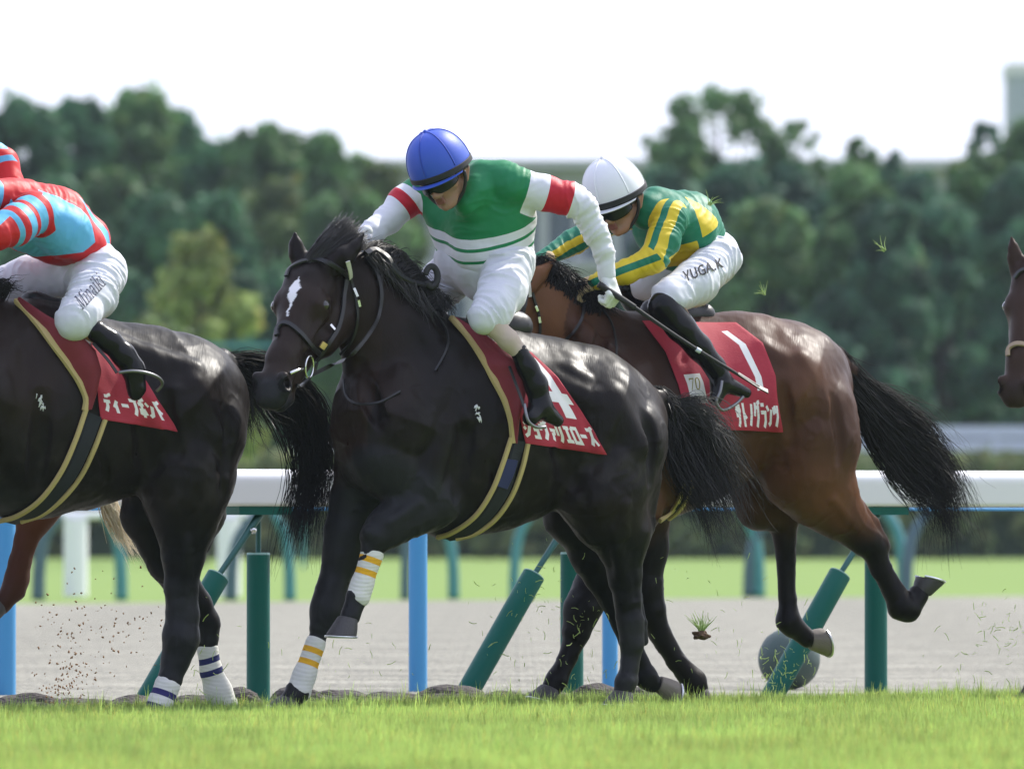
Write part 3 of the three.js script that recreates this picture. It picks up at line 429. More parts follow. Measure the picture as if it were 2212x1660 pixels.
const leftFrame = new Frame(250, 0.35, 27);
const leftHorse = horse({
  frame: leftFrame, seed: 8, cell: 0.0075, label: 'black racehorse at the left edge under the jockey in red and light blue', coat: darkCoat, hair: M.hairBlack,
  body: [
    [0.06, 0.74, [-40, 850, 0, 198], [60, 880, 0, 237], [180, 890, 0, 201], [270, 882, 0, 176]], [0.06, 0.9, [290, 880, 0, 175], [370, 880, 0, 166], [418, 872, 0, 113]],
    [0.05, 1, [385, 890, 0.1, 136], [424, 930, 0.12, 103]], [0.05, 1, [345, 900, -0.1, 126]],
    [0.04, 1, [419, 940, 0.13, 106], [402, 1036, 0.14, 100], [398, 1092, 0.14, 80], [400, 1135, 0.15, 60], [396, 1198, 0.15, 46]], [0.016, 1, [396, 1198, 0.15, 45], [391, 1266, 0.15, 36], [394, 1330, 0.15, 34], [390, 1376, 0.15, 40], [386, 1396, 0.15, 35]],
    [0.012, 1, [388, 1392, 0.14, 35], [379, 1424, 0.14, 31], [366, 1468, 0.14, 25], [345, 1520, 0.14, 22], [338, 1542, 0.14, 25]], [0.03, 1, [430, 1040, 0.08, 70], [440, 1110, 0.07, 44], [428, 1170, 0.08, 30]],
    [0.03, 1, [345, 1050, -0.1, 92], [322, 1112, -0.11, 60], [346, 1172, -0.12, 46], [362, 1212, -0.12, 43], [392, 1258, -0.12, 39]], [0.016, 1, [392, 1258, -0.12, 38], [424, 1305, -0.13, 33], [444, 1345, -0.13, 30], [447, 1378, -0.13, 25]], [0.012, 1, [447, 1385, -0.13, 21], [456, 1450, -0.13, 19], [470, 1490, -0.13, 25], [484, 1520, -0.13, 27]],
    [0.05, 1, [-60, 860, 0.13, 118], [-90, 960, 0.13, 80]], [0.05, 1, [-90, 870, -0.12, 95]], [0.06, 0.62, [-30, 805, 0, 165], [-110, 720, 0.02, 112], [-190, 645, 0.03, 82], [-235, 605, 0.03, 60]],
    [0.03, 1, [-70, 1010, 0.14, 68], [-110, 1120, 0.14, 46], [-150, 1230, 0.14, 35], [-190, 1310, 0.14, 31]], [0.012, 1, [-195, 1325, 0.14, 26], [-215, 1400, 0.14, 20], [-240, 1480, 0.14, 24], [-250, 1500, 0.14, 21]],
    [0.03, 1, [-80, 1000, -0.14, 58], [-170, 1060, -0.14, 40], [-230, 1120, -0.14, 32]], [0.012, 1, [-230, 1125, -0.14, 30], [-215, 1210, -0.14, 20], [-195, 1290, -0.14, 24], [-190, 1320, -0.14, 21]],
    [0.02, 1, [478, 775, 0, 24], [505, 790, 0, 19], [545, 800, 0, 12]],
  ],
  muscles: [[245, 730, 420, 790, 0.05, 0.18], [330, 860, 350, 900, 0.03, 0.3], [380, 840, 392, 960, 0.026, 0.35], [470, 960, 480, 1060, 0.03, 0.3, true], [420, 1060, 410, 1160, 0.03, 0.3, true], [120, 740, 80, 840, 0.05, 0.2], [325, 770, 350, 790, 0.05, 0.2], [350, 850, 385, 980, 0.035, 0.2, true], [420, 820, 480, 940, 0.06, 0.16], [480, 880, 490, 1020, 0.028, 0.16, true], [430, 980, 400, 1080, 0.06, 0.16], [20, 760, -20, 920, 0.08, 0.15], [90, 860, 70, 1060, 0.05, 0.14, true], [300, 880, 330, 1010, 0.05, 0.12, true], [400, 1170, 400, 1270, 0.022, 0.25], [460, 1000, 455, 1090, 0.03, 0.18], [160, 960, 175, 1050, 0.02, 0.15, true], [210, 950, 230, 1040, 0.02, 0.15, true]],
  head: { poll: [-268, 572, 0.04], muzzle: [-390, 850, 0.1], front: [-0.6, 0.3, 0.7], len: 0.6 },
  ears: [{ pts: [[-290, 585, -0.02, 19], [-285, 550, -0.03, 17], [-270, 515, -0.03, 3]] }, { pts: [[-250, 590, 0.08, 20], [-230, 565, 0.08, 16], [-200, 540, 0.08, 3]] }],
  hooves: [[[334, 1548, 0.14], [327, 1576, 0.14], [-1, 0, 0]], [[490, 1528, -0.13], [497, 1558, -0.13], [-1, 0, 0]], [[-252, 1502, 0.14], [-262, 1535, 0.14], [-1, 0, 0]], [[-190, 1322, -0.14], [-190, 1360, -0.14], [-1, 0, 0]]],
  bandages: [
    { pts: [[361, 1480, 0.14, 26], [345, 1520, 0.14, 22], [338, 1542, 0.14, 25]], cut: [], stripes: [[0.22, 0.42], [0.72, 0.92]], color: [0.03, 0.025, 0.13] },
    { pts: [[448, 1402, -0.13, 21], [456, 1450, -0.13, 19], [470, 1490, -0.13, 25], [484, 1522, -0.13, 27]], cut: [], stripes: [[0.12, 0.22], [0.33, 0.43]], color: [0.02, 0.025, 0.12] },
  ],
  mane: { g: [[[-150, 590, 0.05], [-130, 560, 0.06], [-100, 580, 0.1]], [[-60, 630, 0.06], [-40, 605, 0.08], [-10, 622, 0.1]], [[-5, 640, 0.06], [15, 618, 0.08], [42, 622, 0.1]]], n: 700, o: { w: 0.0026, jit: 0.03, tip: 0.03, clump: 0.02, root: 0.03, seg: 7 } },
  foam: [[80, 838, 92, 880]],
  tail: [{ g: [[[500, 800, 0.02], [552, 850, 0.02], [606, 910, 0.02], [636, 1010, 0.02], [618, 1120, 0.02], [598, 1235, 0.02]], [[492, 788, 0], [575, 805, 0], [646, 885, 0], [668, 1000, 0], [652, 1130, 0], [632, 1235, 0]], [[484, 778, -0.02], [590, 785, -0.02], [680, 865, -0.02], [698, 980, -0.02], [690, 1080, -0.02], [672, 1190, -0.02]]], n: 850, o: { w: 0.0021, jit: 0.045, tip: 0.025, clump: 0.065, root: 0.03, seg: 14, short: 0.78, wave: 0.01 } },
    { g: [[[470, 770, 0], [540, 762, 0], [620, 780, 0], [710, 835, 0]], [[500, 800, 0.02], [545, 870, 0.02], [575, 930, 0.02], [630, 960, 0.02]], [[500, 800, 0.02], [530, 860, 0.02], [545, 910, 0.02], [560, 960, 0.02]]], n: 300, o: { w: 0.0017, jit: 0.12, tip: 0.07, clump: 0.06, seg: 12, wave: 0.012 }, m: M.hairGrey }],
});

const chestFrame = new Frame(50, -0.75, 27);
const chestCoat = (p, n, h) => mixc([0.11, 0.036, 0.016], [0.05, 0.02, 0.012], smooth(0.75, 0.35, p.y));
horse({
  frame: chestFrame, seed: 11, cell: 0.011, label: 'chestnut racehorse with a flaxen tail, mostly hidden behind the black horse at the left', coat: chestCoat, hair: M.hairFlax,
  body: [
    [0.06, 0.74, [-330, 900, 0, 185], [-240, 900, 0, 200], [-120, 905, 0, 180], [-20, 895, 0, 160]], [0.06, 0.9, [0, 890, 0, 155], [90, 890, 0, 145], [130, 885, 0, 105]], [0.05, 1, [100, 900, 0.1, 118], [140, 930, 0.12, 84]], [0.05, 1, [60, 905, -0.1, 110]],
    [0.03, 1, [120, 960, 0.13, 86], [60, 1000, 0.14, 70], [75, 1050, 0.14, 48], [92, 1086, 0.14, 44], [72, 1122, 0.14, 36], [56, 1165, 0.14, 26]], [0.012, 1, [56, 1165, 0.14, 25], [42, 1215, 0.14, 23], [36, 1250, 0.14, 27], [30, 1272, 0.14, 28]], [0.012, 1, [25, 1278, 0.14, 23], [2, 1306, 0.14, 21]],
    [0.03, 1, [80, 970, -0.12, 80], [0, 1030, -0.13, 55], [-40, 1075, -0.13, 40], [-90, 1120, -0.13, 30]], [0.012, 1, [-95, 1130, -0.13, 27], [-130, 1230, -0.13, 20], [-150, 1300, -0.13, 24], [-165, 1330, -0.13, 21]],
    [0.05, 1, [-390, 890, 0.12, 110], [-420, 970, 0.13, 75]], [0.05, 1, [-400, 890, -0.12, 100]], [0.06, 0.62, [-370, 835, 0, 150], [-450, 745, 0.02, 104], [-520, 665, 0.03, 78], [-560, 625, 0.03, 58]],
    [0.03, 1, [-400, 1010, 0.14, 64], [-430, 1110, 0.14, 45], [-465, 1210, 0.14, 34], [-490, 1290, 0.14, 30]], [0.012, 1, [-495, 1300, 0.14, 26], [-510, 1390, 0.14, 20], [-525, 1460, 0.14, 24], [-535, 1480, 0.14, 21]],
    [0.03, 1, [-400, 1000, -0.14, 58], [-490, 1060, -0.14, 40], [-550, 1110, -0.14, 32]], [0.012, 1, [-550, 1115, -0.14, 30], [-530, 1200, -0.14, 20], [-510, 1270, -0.14, 24], [-505, 1300, -0.14, 21]],
  ],
  head: { poll: [-590, 595, 0.04], muzzle: [-700, 850, 0.1], front: [-0.6, 0.3, 0.7], len: 0.58 }, ears: [{ pts: [[-600, 600, -0.02, 19], [-600, 570, -0.03, 17], [-590, 540, -0.03, 3]] }, { pts: [[-575, 605, 0.08, 20], [-565, 575, 0.08, 16], [-550, 545, 0.08, 3]] }],
  hooves: [[[0, 1308, 0.14], [-28, 1330, 0.14], [-1, -0.5, 0]], [[-166, 1332, -0.13], [-185, 1362, -0.13], [-1, 0, 0]], [[-536, 1482, 0.14], [-546, 1512, 0.14], [-1, 0, 0]], [[-505, 1302, -0.14], [-505, 1340, -0.14], [-1, 0, 0]]],
  tail: [{ g: [[[208, 900, 0], [212, 1000, 0], [222, 1080, 0], [242, 1135, 0], [285, 1190, 0]], [[215, 900, 0], [226, 1000, 0], [240, 1080, 0], [268, 1140, 0], [314, 1222, 0]]], n: 800, o: { w: 0.0032, jit: 0.03, tip: 0.03, clump: 0.02, root: 0.02, seg: 10 } }],
});

const edgeFrame = new Frame(2590, -2.1, 27); edgeFrame.du = 1592; edgeFrame.dv = -4;
horse({
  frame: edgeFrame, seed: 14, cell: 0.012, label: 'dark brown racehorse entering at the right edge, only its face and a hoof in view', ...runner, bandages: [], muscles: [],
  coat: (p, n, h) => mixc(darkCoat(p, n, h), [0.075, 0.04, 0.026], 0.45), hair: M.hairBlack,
  head: { poll: [640, 558, 0.06], muzzle: [592, 856, 0.18], front: [-0.3, 0.3, 0.9], len: 0.6 },
  ears: [{ pts: [[608, 592, -0.02, 17], [602, 560, -0.03, 17], [598, 540, -0.03, 12], [594, 516, -0.03, 3]], cup: [[607, 565, 0.015, 12], [600, 530, -0.005, 5]] }, { pts: [[700, 600, 0.08, 22], [725, 570, 0.09, 18], [745, 520, 0.09, 3]] }],
  forelock: { g: [[[650, 575, 0.08], [655, 610, 0.12], [650, 650, 0.14]], [[680, 578, 0.08], [682, 615, 0.12], [672, 650, 0.14]]], n: 200, o: { jit: 0.02, tip: 0.02, seg: 6 } },
});
// ---------------------------------------------------------------- riders
const silkMat = phys(0xffffff, 0.52, { vertexColors: true, bumpMap: clothWeave, bumpScale: 0.0012, specularIntensity: 0.6, sheen: 0.25, sheenColor: rgb(0.9, 0.9, 0.9), sheenRoughness: 0.4 });
const R_ = {
  skin: phys([0.42, 0.235, 0.165], 0.55), breeches: phys([0.64, 0.655, 0.71], 0.62, { bumpMap: clothWeave, bumpScale: 0.0008 }), stocking: std([0.5, 0.4, 0.33], 0.75, { bumpMap: clothWeave, bumpScale: 0.001 }),
  boot: phys([0.006, 0.006, 0.007], 0.24, { specularIntensity: 0.5 }), rubber: std([0.02, 0.02, 0.02], 0.7), glove: std([0.68, 0.7, 0.68], 0.8, { bumpMap: clothWeave, bumpScale: 0.001 }), gloveTan: std([0.55, 0.42, 0.24], 0.75, { bumpMap: clothWeave, bumpScale: 0.001 }),
  lens: phys([0.008, 0.012, 0.01], 0.2, { specularIntensity: 0.5 }), band: std([0.012, 0.012, 0.014], 0.6), hair: std([0.012, 0.01, 0.009], 0.7), lip: std([0.3, 0.12, 0.1], 0.6),
};
function personAxes(fr, { at: o, crown, face }) {
  const O = fr.at(...o), C = fr.dir(V(...crown)).normalize(), F = fr.dir(V(...face)); F.addScaledVector(C, -F.dot(C)).normalize(); const S = V().crossVectors(C, F);
  return { O, C, F, S, pt: (c, f, s) => O.clone().addScaledVector(C, c).addScaledVector(F, f).addScaledVector(S, s) };
}
function faceField(f, H, neck) {
  const c = (a, b, ra, rb, cv) => f.cone(H.pt(...a), H.pt(...b), ra, rb, 1, cv), two = (a, b, ra, rb, cv) => [-1, 1].forEach((s) => c([a[0], a[1], a[2] * s], [b[0], b[1], b[2] * s], ra, rb, cv));
  f.k = 0.03; c([0.035, -0.015, 0], [0.035, 0.012, 0], 0.082, 0.078); c([-0.01, 0.035, 0], [-0.075, 0.045, 0], 0.064, 0.04); f.cone(H.pt(-0.06, -0.02, 0), neck, 0.047, 0.055);
  f.k = 0.016; two([-0.045, 0.005, 0.052], [-0.095, 0.055, 0.02], 0.024, 0.02); two([-0.02, 0.068, 0.038], [-0.028, 0.05, 0.056], 0.02, 0.018); two([0.022, 0.088, 0.012], [0.02, 0.075, 0.045], 0.012, 0.011);
  c([0.005, 0.098, 0], [-0.036, 0.118, 0], 0.009, 0.0125); two([-0.04, 0.105, 0.011], [-0.04, 0.1, 0.013], 0.008, 0.008); c([-0.1, 0.078, 0], [-0.098, 0.074, 0.006], 0.017, 0.017);
  f.k = 0.008; c([-0.06, 0.1, -0.014], [-0.06, 0.1, 0.014], 0.0065, 0.0065); c([-0.075, 0.098, -0.012], [-0.075, 0.098, 0.012], 0.0075, 0.0075); c([-0.0675, 0.112, -0.02], [-0.0675, 0.112, 0.02], 0.0045, 0.0045, true);
  two([0.0, -0.018, 0.088], [-0.04, -0.008, 0.08], 0.022, 0.013); two([0.0, -0.008, 0.112], [-0.03, 0, 0.1], 0.012, 0.007, true); two([0.0, 0.098, 0.03], [0.0, 0.095, 0.034], 0.012, 0.01, true);
}
// five fingers on a palm; D wrist to knuckles, B out of the back of the hand, side +1/-1 where the thumb leaves
function handField(fr, wrist, D, B, side, curl = [1.25, 1.45, 1.0], spread = 0.02) {
  const f = new Field(fr); D = D.clone().normalize(); B = B.clone().addScaledVector(D, -B.dot(D)).normalize(); const S = V().crossVectors(B, D).multiplyScalar(side);
  const P = (d, s, b) => wrist.clone().addScaledVector(D, d).addScaledVector(S, s).addScaledVector(B, b);
  f.k = 0.014; f.cone(P(-0.03, 0, 0), P(0.02, 0, 0), 0.027, 0.028);
  [0.95, 1.05, 1, 0.82].forEach((l, i) => {
    const s = (1.5 - i) * spread; f.k = 0.012; f.cone(P(0.012, s * 0.7, 0), P(0.078 * (l * 0.3 + 0.7), s, 0.004), 0.016, 0.0125);
    let q = P(0.082 * (l * 0.3 + 0.7), s, 0.005), a = 0; f.k = 0.004;
    [0.043, 0.027, 0.021].forEach((len, j) => { a += curl[j] * (1 - 0.05 * i); const e = q.clone().addScaledVector(D, Math.cos(a) * len * l).addScaledVector(B, -Math.sin(a) * len * l); f.cone(q, e, 0.0105 - j * 0.0008, 0.0098 - j * 0.0008); q = e; });
  });
  f.k = 0.01; f.cone(P(0.012, 0.022, -0.006), P(0.042, 0.042, -0.02), 0.016, 0.0125); f.k = 0.004; f.cone(P(0.042, 0.042, -0.02), P(0.07, 0.03, -0.042), 0.0115, 0.0105); f.cone(P(0.07, 0.03, -0.042), P(0.084, 0.008, -0.05), 0.0105, 0.009);
  return f;
}
// folds of cloth: ridges running across a limb, stronger on its inner side
function folds(zones) {
  return (x, y, z) => {
    let d = 0.0022 * noise(x * 15, y * 15, z * 15) + 0.0014 * noise(x * 38, y * 38, z * 38);
    for (const { a, b, r, amp, f, seed: s } of zones) {
      const bx = b.x - a.x, by = b.y - a.y, bz = b.z - a.z, L = Math.hypot(bx, by, bz), t = ((x - a.x) * bx + (y - a.y) * by + (z - a.z) * bz) / (L * L), c = clamp(t, 0, 1), dx = x - a.x - bx * c, dy = y - a.y - by * c, dz = z - a.z - bz * c, m = Math.hypot(dx, dy, dz);
      if (m > r * 1.7) continue;
      const w = smooth(r * 1.7, r * 1.05, m) * smooth(-0.3, 0.1, t) * smooth(1.3, 0.9, t), q = noise(t * L * f * 1.5 + s + 1.6 * noise(x * 7, y * 7, z * 7), dx * 7, dy * 7 + s), g = 1 - Math.abs(q) * 3.2;
      d -= amp * 1.5 * w * (g > 0 ? Math.pow(g, 1.3) : 0.35 * Math.max(-1, g)) * smooth(-0.5, 0.35, noise(x * 5 + s, y * 5, z * 5));
    }
    return d;
  };
}
// signed distance to a closed outline on the side of the body (local x and y)
function outline(fr, pts, w, zmin = -9) {
  const q = pts.map(([u, v]) => fr.at(u, v, w));
  return (p) => {
    let d = 1e9, s = 1;
    for (let i = 0, j = q.length - 1; i < q.length; j = i++) {
      const ex = q[j].x - q[i].x, ey = q[j].y - q[i].y, wx = p.x - q[i].x, wy = p.y - q[i].y, t = clamp((wx * ex + wy * ey) / (ex * ex + ey * ey), 0, 1), bx = wx - ex * t, by = wy - ey * t; d = Math.min(d, bx * bx + by * by);
      const c1 = p.y >= q[i].y, c2 = p.y < q[j].y, c3 = ex * wy > ey * wx; if ((c1 && c2 && c3) || (!c1 && !c2 && !c3)) s = -s;
    }
    return Math.max(s * Math.sqrt(d), zmin - p.z);
  };
}
const slab = (o, axis, lo, hi) => { const a = axis.clone().normalize(); return (p) => { const t = (p.x - o.x) * a.x + (p.y - o.y) * a.y + (p.z - o.z) * a.z; return Math.max(lo - t, t - hi); }; };
const both = (...g) => (p) => Math.max(...g.map((f) => f(p)));
const nearBone = (a, b, r) => { const q = { ax: a.x, ay: a.y, az: a.z, bx: b.x, by: b.y, bz: b.z, ra: r, rb: r, fl: 1 }; return (p) => coneDist(q, p.x, p.y, p.z); };

function helmet(parent, H, color, seamColor) {
  const cover = phys(color, 0.5, { bumpMap: clothWeave, bumpScale: 0.0006, sheen: 0.3, sheenColor: rgb(1, 1, 1), sheenRoughness: 0.4 }), rs = 0.118, rf = 0.136, rc = 0.148, c0 = 0.035, tilt = -0.1;
  const pt = (az, el, g = 0) => { const ce = Math.pow(Math.max(0, Math.cos(el)), 0.84), s = (rs + g) * ce * Math.sin(az), f = (rf + g) * ce * Math.cos(az) - 0.006, c = el >= 0 ? (rc + g) * Math.sin(el) : 0.16 * Math.sin(el); return H.pt(c0 + c + (f + 0.02) * tilt * -1 * 0.6 - 0.0, f, s); };
  const h = part('helmet', grid(96, 34, (s, t) => { const az = s * 2 * Math.PI, el = lerp(Math.PI / 2, -0.12, t), k = ((az / (Math.PI / 3) + 0.5) % 1) - 0.5; return pt(az, el, -0.0012 * Math.exp(-(k * k) / 0.0016) * Math.cos(el * 0.9)); }), cover, parent);
  for (let i = 0; i < 6; i++) { const az = (i) * Math.PI / 3, P = []; for (let j = 0; j <= 8; j++) P.push(pt(az, lerp(1.5, 0.05, j / 8), 0.0004)); part('seam', tube(P, 0.0026, 0.0026, 24, 6), seamColor, h); }
  const b = new THREE.SphereGeometry(0.009, 14, 8); b.translate(...pt(0, Math.PI / 2, 0.001).toArray()); part('button', b, cover, h);
  const ring = [], rn = []; for (let i = 0; i <= 40; i++) { const az = i / 40 * 2 * Math.PI; ring.push(pt(az, -0.06, 0.0025)); rn.push(pt(az, 0, 0.1).sub(pt(az, 0, 0))); }
  part('helmet_band', strap(ring, rn, 0.022, 0.003, 80), R_.band, parent);
  part('helmet_peak', shell(30, 6, (s, t) => { const az = (s - 0.5) * 2.5, e = Math.cos(az * 0.63), q = pt(az, -0.15, 0.001); return q.addScaledVector(H.F, t * 0.022 * e * e).addScaledVector(H.C, -t * 0.006 * e - 0.002); }, 0.003), cover, parent);
  return h;
}
function goggles(parent, H, lensMat = R_.lens, down = 0) {
  const q = (az, c, g = 0) => { const r = 0.106 + g + 0.006 * Math.cos(c * 30), s = Math.sin(az); return H.pt(0.005 + down + c, r * Math.cos(az) * 1.03 + 0.012, 0.083 * s * (1 + g)); };
  const g = part('goggles', shell(34, 10, (s, t) => { const az = (s - 0.5) * 2.7, nose = Math.max(0, 1 - Math.abs(az) / 0.35), h = 0.037 * Math.sqrt(Math.max(0.1, 1 - Math.pow(Math.abs(s - 0.5) * 1.85, 4))); return q(az, lerp(h, -h + 0.016 * nose, t)); }, 0.004), lensMat, parent);
  for (const s of [-1, 1]) part('goggle_strap', strap([q(1.3 * s, 0, 0.002), H.pt(0.012 + down, 0.0, 0.094 * s), H.pt(0.03, -0.07, 0.1 * s)], [H.S.clone().multiplyScalar(s), H.S.clone().multiplyScalar(s), H.S.clone().multiplyScalar(s)], 0.022, 0.003), R_.band, parent);
  return g;
}
function jockey(sp) {
  const fr = sp.frame, g = fr.group('jockey', sp.label, 'person'), H = personAxes(fr, sp.head), zone = (l, r, amp, f) => l.slice(1).map((e, i) => ({ a: fr.at(...l[i]), b: fr.at(...e), r, amp, f, seed: i * 7.3 + l[0][0] * 0.01 }));
  const jf = new Field(fr), bf = new Field(fr), body = new Field(fr);
  for (const [k, ...pts] of sp.jacket) { jf.k = k; jf.chain(pts); }
  for (const [k, ...pts] of sp.breeches) { bf.k = k; bf.chain(pts); }
  body.add(jf, -0.017); body.add(bf, -0.017); body.k = 0.02; for (const [k, ...pts] of sp.legs) body.chain(pts, 1, -0.008);
  faceField(body, H, fr.at(...sp.neck));
  const skin = (p) => { const d = p.clone().sub(H.O), c = d.dot(H.C), f = d.dot(H.F), s = Math.abs(d.dot(H.S)); if (c > 0.0 && f < 0.07) return [0.014, 0.012, 0.011]; if (Math.abs(c + 0.0675) < 0.013 && f > 0.093 && s < 0.024) return [0.2, 0.07, 0.058]; const b = Math.abs(c - 0.03) < 0.006 && f > 0.06 && s > 0.012; return b ? [0.02, 0.016, 0.014] : [0.3 + 0.04 * noise(p.x * 40, p.y * 40, p.z * 40), 0.16, 0.105]; };
  const bm = body.mesh(0.0055, skin); part('body', bm, skinMat, g);
  jf.disp = folds(sp.jacketFolds.flatMap((z) => zone(...z))); bf.disp = folds(sp.breechesFolds.flatMap((z) => zone(...z)));
  part('jacket', panels(jf.mesh(0.005), sp.silks), silkMat, g); part('breeches', bf.mesh(0.005), R_.breeches, g);
  for (const s of sp.stockings ?? []) { const f = new Field(fr); f.k = 0.02; f.chain(s); f.disp = (x, y, z) => 0.0015 * noise(x * 40, y * 60, z * 40); part('stocking', f.mesh(0.006), R_.stocking, g); }
  for (const b of sp.boots) { const f = new Field(fr); for (const [k, ...pts] of b) { f.k = k; f.chain(pts); } f.disp = (x, y, z) => 0.0006 * noise(x * 20, y * 30, z * 20) + 0.0005 * noise(x * 60, y * 60, z * 60); part('boot', f.mesh(0.006), R_.boot, g); }
  for (const h of sp.hands) part('glove', handField(fr, fr.at(...h.wrist), fr.dir(V(...h.dir)), fr.dir(V(...h.back)), h.side, h.curl).mesh(0.0035), h.mat ?? R_.glove, g);
  helmet(g, H, sp.cap, sp.seam); goggles(g, H, R_.lens, sp.gogglesDown ?? 0);
  for (const s of [-1, 1]) part('chin_strap', tube([H.pt(0.0, 0.01, s * 0.098), H.pt(-0.03, 0.015, s * 0.094), H.pt(-0.075, 0.03, s * 0.07), H.pt(-0.112, 0.055, s * 0.02), H.pt(-0.116, 0.058, 0)], 0.0075, 0.006, 24), R_.band, g);
  return { g, jf, bf, H, fr };
}
const skinMat = phys(0xffffff, 0.55, { vertexColors: true });
function decal(name, parent, field, fr, left, right, mat, nu = 24, nv = 10, off = 0.002) {   // print lying on cloth; left and right are pixel edges from top to bottom
  return part(name, grid(nu, nv, (s, t) => { const a = along(left, t), b = along(right, t); return field.hit(lerp(a[0], b[0], s), lerp(a[1], b[1], s), off).p; }), mat, parent);
}
const along = (pts, t) => { const x = clamp(t, 0, 1) * (pts.length - 1), i = Math.min(pts.length - 2, Math.floor(x)), f = x - i; return pts[i].map((a, k) => a + (pts[i + 1][k] - a) * f); };
function canvas(w, h, draw) { const c = document.createElement('canvas'); c.width = w; c.height = h; draw(c.getContext('2d'), w, h); const t = new THREE.CanvasTexture(c); t.colorSpace = THREE.SRGBColorSpace; t.anisotropy = 4; return t; }

// ---- blue cap, green and white silks
{
  const fr = midFrame, W = (x, y, z) => fr.dir(V(x, y, z)), sh = fr.at(1115, 402, 0.22), el = fr.at(1255, 440, 0.29), aN = el.clone().sub(sh), fs = fr.at(905, 412, -0.2), fe = fr.at(845, 466, -0.21), aF = fe.clone().sub(fs), chest = fr.at(1040, 497, 0.1), up = W(-0.22, 0.88, 0.42);
  const green = [0.012, 0.2, 0.075], white = [0.68, 0.69, 0.74], red = [0.5, 0.012, 0.03];
  const tN = slab(sh, aN, 0.035, 9), tF = slab(fs, aF, 0.03, 9), arm = nearBone(sh, el, 0.1), fore = nearBone(el, fr.at(1312, 595, 0.3), 0.09), farm = nearBone(fs, fe, 0.085), farm2 = nearBone(fe, fr.at(785, 515, -0.13), 0.075);
  const j = jockey({
    frame: fr, label: 'jockey with blue cap, green and white jacket, bent forward holding a whip', head: { at: [957, 378, 0.17], crown: [-0.38, 0.87, 0.3], face: [-0.36, -0.42, 0.82] }, neck: [1020, 405, 0.08],
    jacket: [
      [0.06, [935, 418, -0.15, 42], [985, 480, -0.1, 52], [1002, 535, -0.08, 60]], [0.06, [1084, 397, 0.16, 53], [1090, 470, 0.12, 60], [1092, 538, 0.1, 62]], [0.03, [1042, 386, 0.12, 40], [1030, 415, 0.16, 34], [1012, 440, 0.16, 30]], [0.06, [1036, 392, 0.02, 48], [1045, 460, 0.05, 74], [1045, 535, 0.05, 70]],
      [0.03, [905, 414, -0.2, 36], [872, 438, -0.22, 34], [838, 475, -0.2, 30]], [0.02, [838, 475, -0.2, 29], [803, 503, -0.15, 26], [786, 515, -0.13, 22]],
      [0.03, [1112, 402, 0.22, 43], [1180, 417, 0.26, 36], [1232, 430, 0.28, 34], [1258, 446, 0.3, 29]], [0.02, [1258, 446, 0.3, 30], [1286, 500, 0.3, 26], [1307, 550, 0.3, 23]], [0.006, [1307, 558, 0.3, 20], [1311, 594, 0.3, 19]],
    ],
    breeches: [
      [0.05, [1045, 565, 0, 76], [1060, 580, 0, 80]], [0.04, [1000, 548, -0.08, 58], [1088, 548, 0.1, 64]], [0.04, [1100, 578, 0.14, 54], [1086, 630, 0.24, 48], [1064, 670, 0.32, 41], [1048, 688, 0.34, 35]],
      [0.04, [992, 575, -0.13, 50], [955, 612, -0.22, 46], [925, 640, -0.3, 38], [935, 690, -0.32, 32]],
    ],
    legs: [[0.02, [1050, 686, 0.33, 26], [1098, 734, 0.37, 16], [1158, 830, 0.39, 17], [1166, 876, 0.39, 17]], [0.02, [935, 690, -0.32, 30], [990, 760, -0.36, 26], [1050, 860, -0.38, 22]]],
    jacketFolds: [[[[1112, 402, 0.22], [1255, 440, 0.29]], 0.075, 0.004, 22], [[[1255, 440, 0.29], [1308, 560, 0.3]], 0.06, 0.004, 26], [[[905, 414, -0.2], [786, 515, -0.13]], 0.06, 0.004, 22], [[[1060, 400, 0.15], [1090, 540, 0.12]], 0.14, 0.0022, 24]],
    breechesFolds: [[[[1098, 570, 0.14], [1060, 672, 0.32]], 0.11, 0.0065, 19], [[[1062, 672, 0.32], [1040, 700, 0.34]], 0.08, 0.005, 26], [[[1040, 540, 0.0], [1060, 600, 0.05]], 0.17, 0.006, 14], [[[992, 575, -0.13], [925, 650, -0.3]], 0.1, 0.006, 17]],
    silks: [
      [both(slab(sh, aN, 0.115, 0.215), arm), red], [both(tN, arm), white], [fore, white], [both(slab(fs, aF, 0.062, 0.105), farm), red], [both(tF, farm), white], [farm2, white],
      [slab(chest, up, 0, 9), green], [slab(chest, up, -0.047, -0.034), green], [slab(chest, up, -0.096, -0.083), green], [null, white],
    ],
    boots: [[[0.02, [1120, 757, 0.38, 19], [1140, 795, 0.385, 22], [1158, 830, 0.39, 24], [1166, 866, 0.39, 24]], [0.02, [1166, 880, 0.39, 24], [1146, 902, 0.42, 18]], [0.02, [1170, 882, 0.39, 24], [1204, 908, 0.38, 14]]], [[0.02, [990, 760, -0.36, 26], [1050, 860, -0.38, 22]], [0.02, [1052, 868, -0.38, 22], [1030, 892, -0.4, 16]]]],
    stockings: [[[1062, 698, 0.35, 25], [1098, 734, 0.37, 21], [1122, 760, 0.38, 19]]],
    hands: [
      { wrist: [1313, 600, 0.3], dir: [0.25, -0.85, 0.3], back: [0.75, 0.1, 0.6], side: 1, curl: [1.2, 1.5, 1.1] },
      { wrist: [782, 515, -0.12], dir: [-0.5, -0.75, 0.2], back: [-0.6, 0.6, 0.3], side: 1, curl: [0.9, 1.3, 0.9] },
    ],
    cap: [0.03, 0.09, 0.52], seam: std([0.02, 0.06, 0.4], 0.6),
  });
  // whip held in the near hand
  const wp = thing('whip', 'thin black whip held in the white-gloved hand of the jockey in the blue cap', 'whip'); fr.place(wp);
  const A = fr.at(1316, 628, 0.34), B = fr.at(1640, 836, 0.5), d = B.clone().sub(A).normalize();
